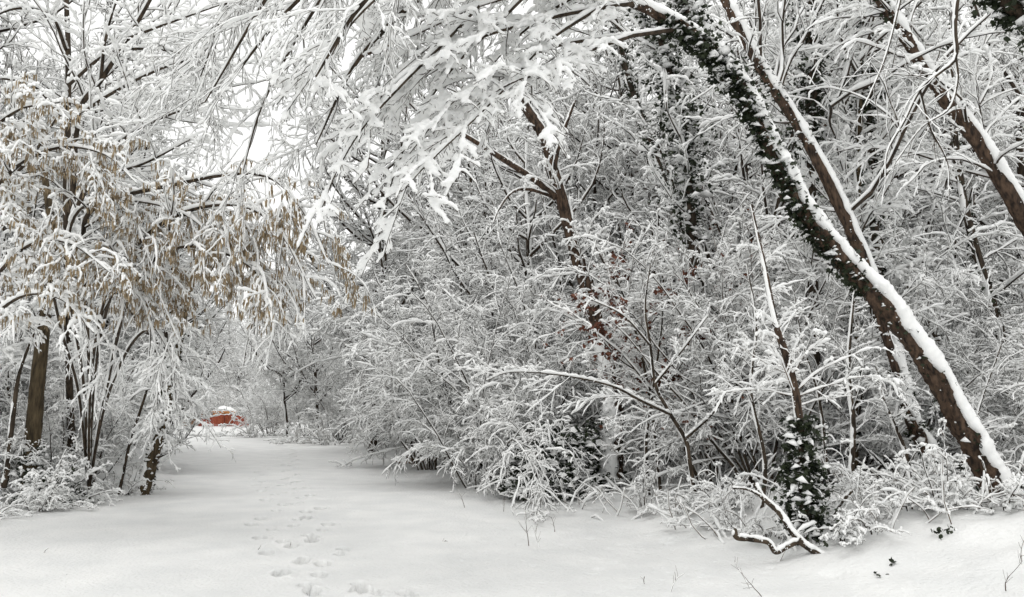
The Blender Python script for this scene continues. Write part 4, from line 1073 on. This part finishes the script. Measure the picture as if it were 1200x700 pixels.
# ---- red site fence, brown boards and orange skip at the far end of the track
def boxes(mb, lst, m=0):
    for x0, y0, z0, x1, y1, z1 in lst:
        v = [(x0, y0, z0), (x1, y0, z0), (x1, y1, z0), (x0, y1, z0), (x0, y0, z1), (x1, y0, z1), (x1, y1, z1), (x0, y1, z1)]
        mb.add(v, q=[(0, 3, 2, 1), (4, 5, 6, 7), (0, 1, 5, 4), (1, 2, 6, 5), (2, 3, 7, 6), (3, 0, 4, 7)], m=m)
def fence():
    Y0 = 58.0
    xa, xb = at(233, 495, Y0)[0], at(291, 495, Y0)[0]
    th = Thing('mesh_fence', (xa, Y0, float(H(xa, Y0))), 'red plastic mesh site fence across the far end of the track', 'fence')
    r_ = np.random.RandomState(4)
    xs = np.linspace(xa, xb, 40); N = len(xs)
    yy = Y0 + .08 * np.sin(xs * 3) ; zb = H(xs, yy) - .05; zt = zb + .78 + .06 * np.sin(xs * 2.1) + .03 * r_.randn(N)
    mb = MB()
    for k in range(12):                                            # horizontal bands of the netting
        z = zb + (zt - zb) * k / 11; hw = .028 if 0 < k < 11 else .05
        v = np.stack([np.c_[xs, yy - .012, z - hw], np.c_[xs, yy - .012, z + hw], np.c_[xs, yy + .012, z + hw], np.c_[xs, yy + .012, z - hw]], 1)
        idx = np.arange(N * 4).reshape(N, 4); A, B = idx[:-1], idx[1:]
        mb.add(v, q=np.stack([A, np.roll(A, -1, 1), np.roll(B, -1, 1), B], -1))
    for x in np.arange(xa, xb, .11):
        z0 = float(H(x, Y0)); boxes(mb, [(x, Y0 - .02, z0, x + .035, Y0 + .03, z0 + .74)])
    th.part('netting', mb.mesh('netting', [M['red_mesh']], smooth=False))
    for x in np.linspace(xa, xb, 5):
        z0 = float(H(x, Y0)); m_ = MB(); boxes(m_, [(x - .03, Y0 + .05, z0 - .2, x + .03, Y0 + .11, z0 + .9)]); th.part('post', m_.mesh('post', [M['dark_metal']], smooth=False))
    sn = MB(); snow_on(sn, np.stack([xs, yy, zt + .02], 1)[None], np.full((1, N), .02), .03, .06, r_, 0, fine=2); th.part('snow_cover', sn.mesh('snow_cover', [M['snow']]))
    # boards
    xa, xb = at(214, 495, Y0 + .6)[0], at(236, 495, Y0 + .6)[0]; z0 = float(H(xa, Y0 + .6))
    th = Thing('board_fence', (xa, Y0 + .6, z0), 'short run of weathered brown boards left of the red mesh fence', 'fence')
    mb = MB(); x = xa
    while x < xb:
        w = .14; hgt = 1.12 + .05 * r_.randn(); boxes(mb, [(x, Y0 + .6, z0 - .2, x + w, Y0 + .63, z0 + hgt)]); x += w + .015
    th.part('board_panel', mb.mesh('board_panel', [M['brown_board']], smooth=False))
    for x in (xa, (xa + xb) / 2, xb):
        m_ = MB(); boxes(m_, [(x - .05, Y0 + .64, z0 - .2, x + .05, Y0 + .74, z0 + 1.25)]); th.part('post', m_.mesh('post', [M['brown_board']], smooth=False))
    xs2 = np.linspace(xa, xb, 14); sn = MB(); snow_on(sn, np.stack([xs2, xs2 * 0 + Y0 + .62, xs2 * 0 + z0 + 1.16], 1)[None], np.full((1, 14), .02), .06, .14, r_, 0); th.part('snow_cover', sn.mesh('snow_cover', [M['snow']]))
    # skip
    Y1 = 62.0; xa, xb = at(248, 495, Y1)[0], at(269, 495, Y1)[0]; z0 = float(H(xa, Y1)); zt = at(258, 482, Y1)[2]
    th = Thing('builders_skip', ((xa + xb) / 2, Y1 + .8, z0), 'orange-brown steel skip heaped with snow behind the red mesh fence', 'skip')
    mb = MB()
    v = [(xa + .25, Y1, z0), (xb - .25, Y1, z0), (xb - .25, Y1 + 1.5, z0), (xa + .25, Y1 + 1.5, z0), (xa, Y1 - .1, zt), (xb, Y1 - .1, zt), (xb, Y1 + 1.6, zt), (xa, Y1 + 1.6, zt)]
    mb.add(v, q=[(0, 3, 2, 1), (4, 5, 6, 7), (0, 1, 5, 4), (1, 2, 6, 5), (2, 3, 7, 6), (3, 0, 4, 7)])
    th.part('body', mb.mesh('body', [M['orange']], smooth=False))
    m_ = MB(); boxes(m_, [(xa - .04, Y1 - .17, zt - .12, xb + .04, Y1 - .103, zt - .003)]); th.part('rim', m_.mesh('rim', [M['orange']], smooth=False))
    for f in (.2, .5, .8):
        x = xa + (xb - xa) * f; m_ = MB(); boxes(m_, [(x - .03, Y1 - .16, z0 + .1, x + .03, Y1 - .02, zt - .12)]); th.part('rib', m_.mesh('rib', [M['orange']], smooth=False))
    u_ = np.linspace(-1, 1, 14); X, Yg = np.meshgrid(u_, u_); Z = zt + .004 + .32 * np.clip((1 - X ** 2) * (1 - Yg ** 2), 0, 1) ** .5 * (1 + .15 * r_.randn(14, 14))
    V = np.stack([(xa + xb) / 2 + X * (xb - xa) / 2, Y1 + .75 + Yg * .85, Z], -1); idx = np.arange(196).reshape(14, 14)
    m_ = MB(); m_.add(V, q=np.stack([idx[:-1, :-1], idx[:-1, 1:], idx[1:, 1:], idx[1:, :-1]], -1)); th.part('snow_cover', m_.mesh('snow_cover', [M['snow']]))
fence()

# ---- sticks, weeds and debris poking out of the snow
r_ = np.random.RandomState(91)
STK = [(545, 595, .35, 'thin forked weed stalk standing alone in front of the arching bushes'), (437, 545, .25, 'short bent twig on the track below the arching bushes'), (505, 635, .2, 'small sprawled twig lying on the snow between the footprints and the bushes'),
       (620, 640, .45, 'upright bare weed stalk in the open snow, the tallest there'), (632, 642, .3, 'weed stalk bent beside the tallest upright one'), (650, 622, .25, 'thin pale weed stalk right of the tallest upright one'), (705, 600, .25, 'twig sticking out of the snow below the broken-topped tree'),
       (590, 600, .3, 'twig leaning out of the snow below the dark evergreen bush'), (245, 575, .22, 'twig lying on the snow right of the mottled left trunk'), (65, 675, .14, 'tiny twig lying in the snow at the lower left'), (50, 648, .12, 'tiny twig in the snow below the ivy-footed trunk'),
       (785, 695, .28, 'small branched twig at the bottom edge right of centre'), (755, 685, .12, 'tiny upright twig near the bottom edge'), (880, 690, .3, 'branched weed stalk at the bottom edge below the fallen branch'), (895, 700, .3, 'second weed stalk at the bottom edge, right of the branched one'),
       (1180, 695, .35, 'bare twig at the bottom right corner'), (1195, 665, .3, 'fine twig on the bank at the right edge'), (300, 645, .1, 'tiny split twig left of the footprints'), (340, 640, .08, 'tiny twig tip between the footprints')]
for k, (a_, b_, h_, lab) in enumerate(STK):
    p = onground(a_, b_)
    P = np.zeros((1, 7, 3)); d = np.array([r_.randn() * .4, r_.randn() * .2, 1.0]) if 'lying' not in lab and 'sprawled' not in lab else np.array([1.0, .2, .12])
    q = p - np.array([0, 0, .03])
    for j in range(7):
        P[0, j] = q; d = d / np.linalg.norm(d); q = q + d * h_ / 6; d = d + .16 * r_.randn(3)
    R = np.linspace(.005, .002, 7)[None]
    c, rc = grow(r_, P, R, 5 if h_ > .15 else 2, 4, .5, (25, 60), (.3, .95), .1, 0, .01, .0018)
    mb = MB(); tubes(mb, P, R, 4, 0); tubes(mb, c, rc, 3, 0); snow_on(mb, P, R, .004, .006, r_, 1, gap=.5)
    me = mb.mesh('snow_twig', [M['twig_brown'], M['snow']]); me.transform(Matrix.Translation(tuple(-p)))
    o = frac_obj('twig_stalk', me); o.location = tuple(p); tag(o, lab, 'twig', 'twigs poking out of the open snow')
for k, (a_, b_, s_, lab) in enumerate([(1032, 674, .05, 'dark dead leaf lying on the bank, lower of the two near the bottom right'), (1048, 662, .04, 'dark dead leaf on the bank, upper of the two near the bottom right'), (1106, 626, .09, 'dark clump of leaves standing in for a dark hole in the snow on the bank crest'),  # third entry: dark leaves added to stand in for a dark hole in the snow
                                     (497, 557, .22, 'heap of reddish-brown dead leaves showing under the arching bushes beyond the bend')]):
    p = onground(a_, b_) if k < 3 else gxy(500, 24)
    mb = MB(); n = 5 if k < 2 else 26 if k == 2 else 260
    C = np.array([0, 0, .01]) + r_.randn(n, 3) * s_ * np.array([1, .7, .35]) * (1 if k < 3 else 1.6); C[:, 2] = np.abs(C[:, 2])
    leaves(mb, C, .045 if k < 3 else .1, r_, m=0, snow_m=1, snowp=.15 if k > 1 else 0, droop=.2)
    o = frac_obj('leaf_litter', mb.mesh('leaf_litter', [M['ivy'] if k < 3 else M['tan_leaf'], M['snow']], smooth=False)); o.location = tuple(p); tag(o, lab, 'leaves', 'dead leaves on the snow')
# loose twigs along the thicket floor: uncountable litter of fine stems
mb = MB(); 
n = 900
xx = r_.uniform(-1, 9, n); yy = r_.uniform(8.5, 20, n); ok = (xx - xe(yy) > .35) & (np.abs(xx) < .72 * yy); xx, yy = xx[ok], yy[ok]; n = len(xx)
P = np.zeros((n, 6, 3)); P[:, 0] = np.c_[xx, yy, H(xx, yy) - .03]
d = r_.randn(n, 3) * .8; d[:, 2] = np.abs(d[:, 2]) + .5
for j in range(1, 6):
    d /= np.linalg.norm(d, axis=1, keepdims=True); P[:, j] = P[:, j - 1] + d * r_.uniform(.05, .2, n)[:, None]; d = d + .15 * r_.randn(n, 3); d[:, 2] -= .12
P[..., 2] = np.maximum(P[..., 2], H(P[..., 0], P[..., 1]) - .02)
R = np.tile(np.linspace(.006, .003, 6), (n, 1)); tubes(mb, P, R, 4, 0); snow_on(mb, P, R, .014, .03, r_, 1)
tag(frac_obj('undergrowth', mb.mesh('undergrowth', [M['twig_brown'], M['snow']])), 'litter of fine snowy stems over the floor of the thicket', kind='stuff')

put('up2', 'snowy_bush', gxy(72, 15.0), .72, 'small fine-twigged bush just right of the olive trunk, behind the snowy ivy mound', 'bush', GRP)
put('up', 'snowy_bush', gxy(118, 16.6), .75, 'small fine-twigged bush between the catkin hazel stems and the mottled left trunk', 'bush', GRP)
put('arch2', 'snowy_bush', gxy(8, 14.6), .62, 'small bush filling the gap left of the olive trunk', 'bush', GRP)
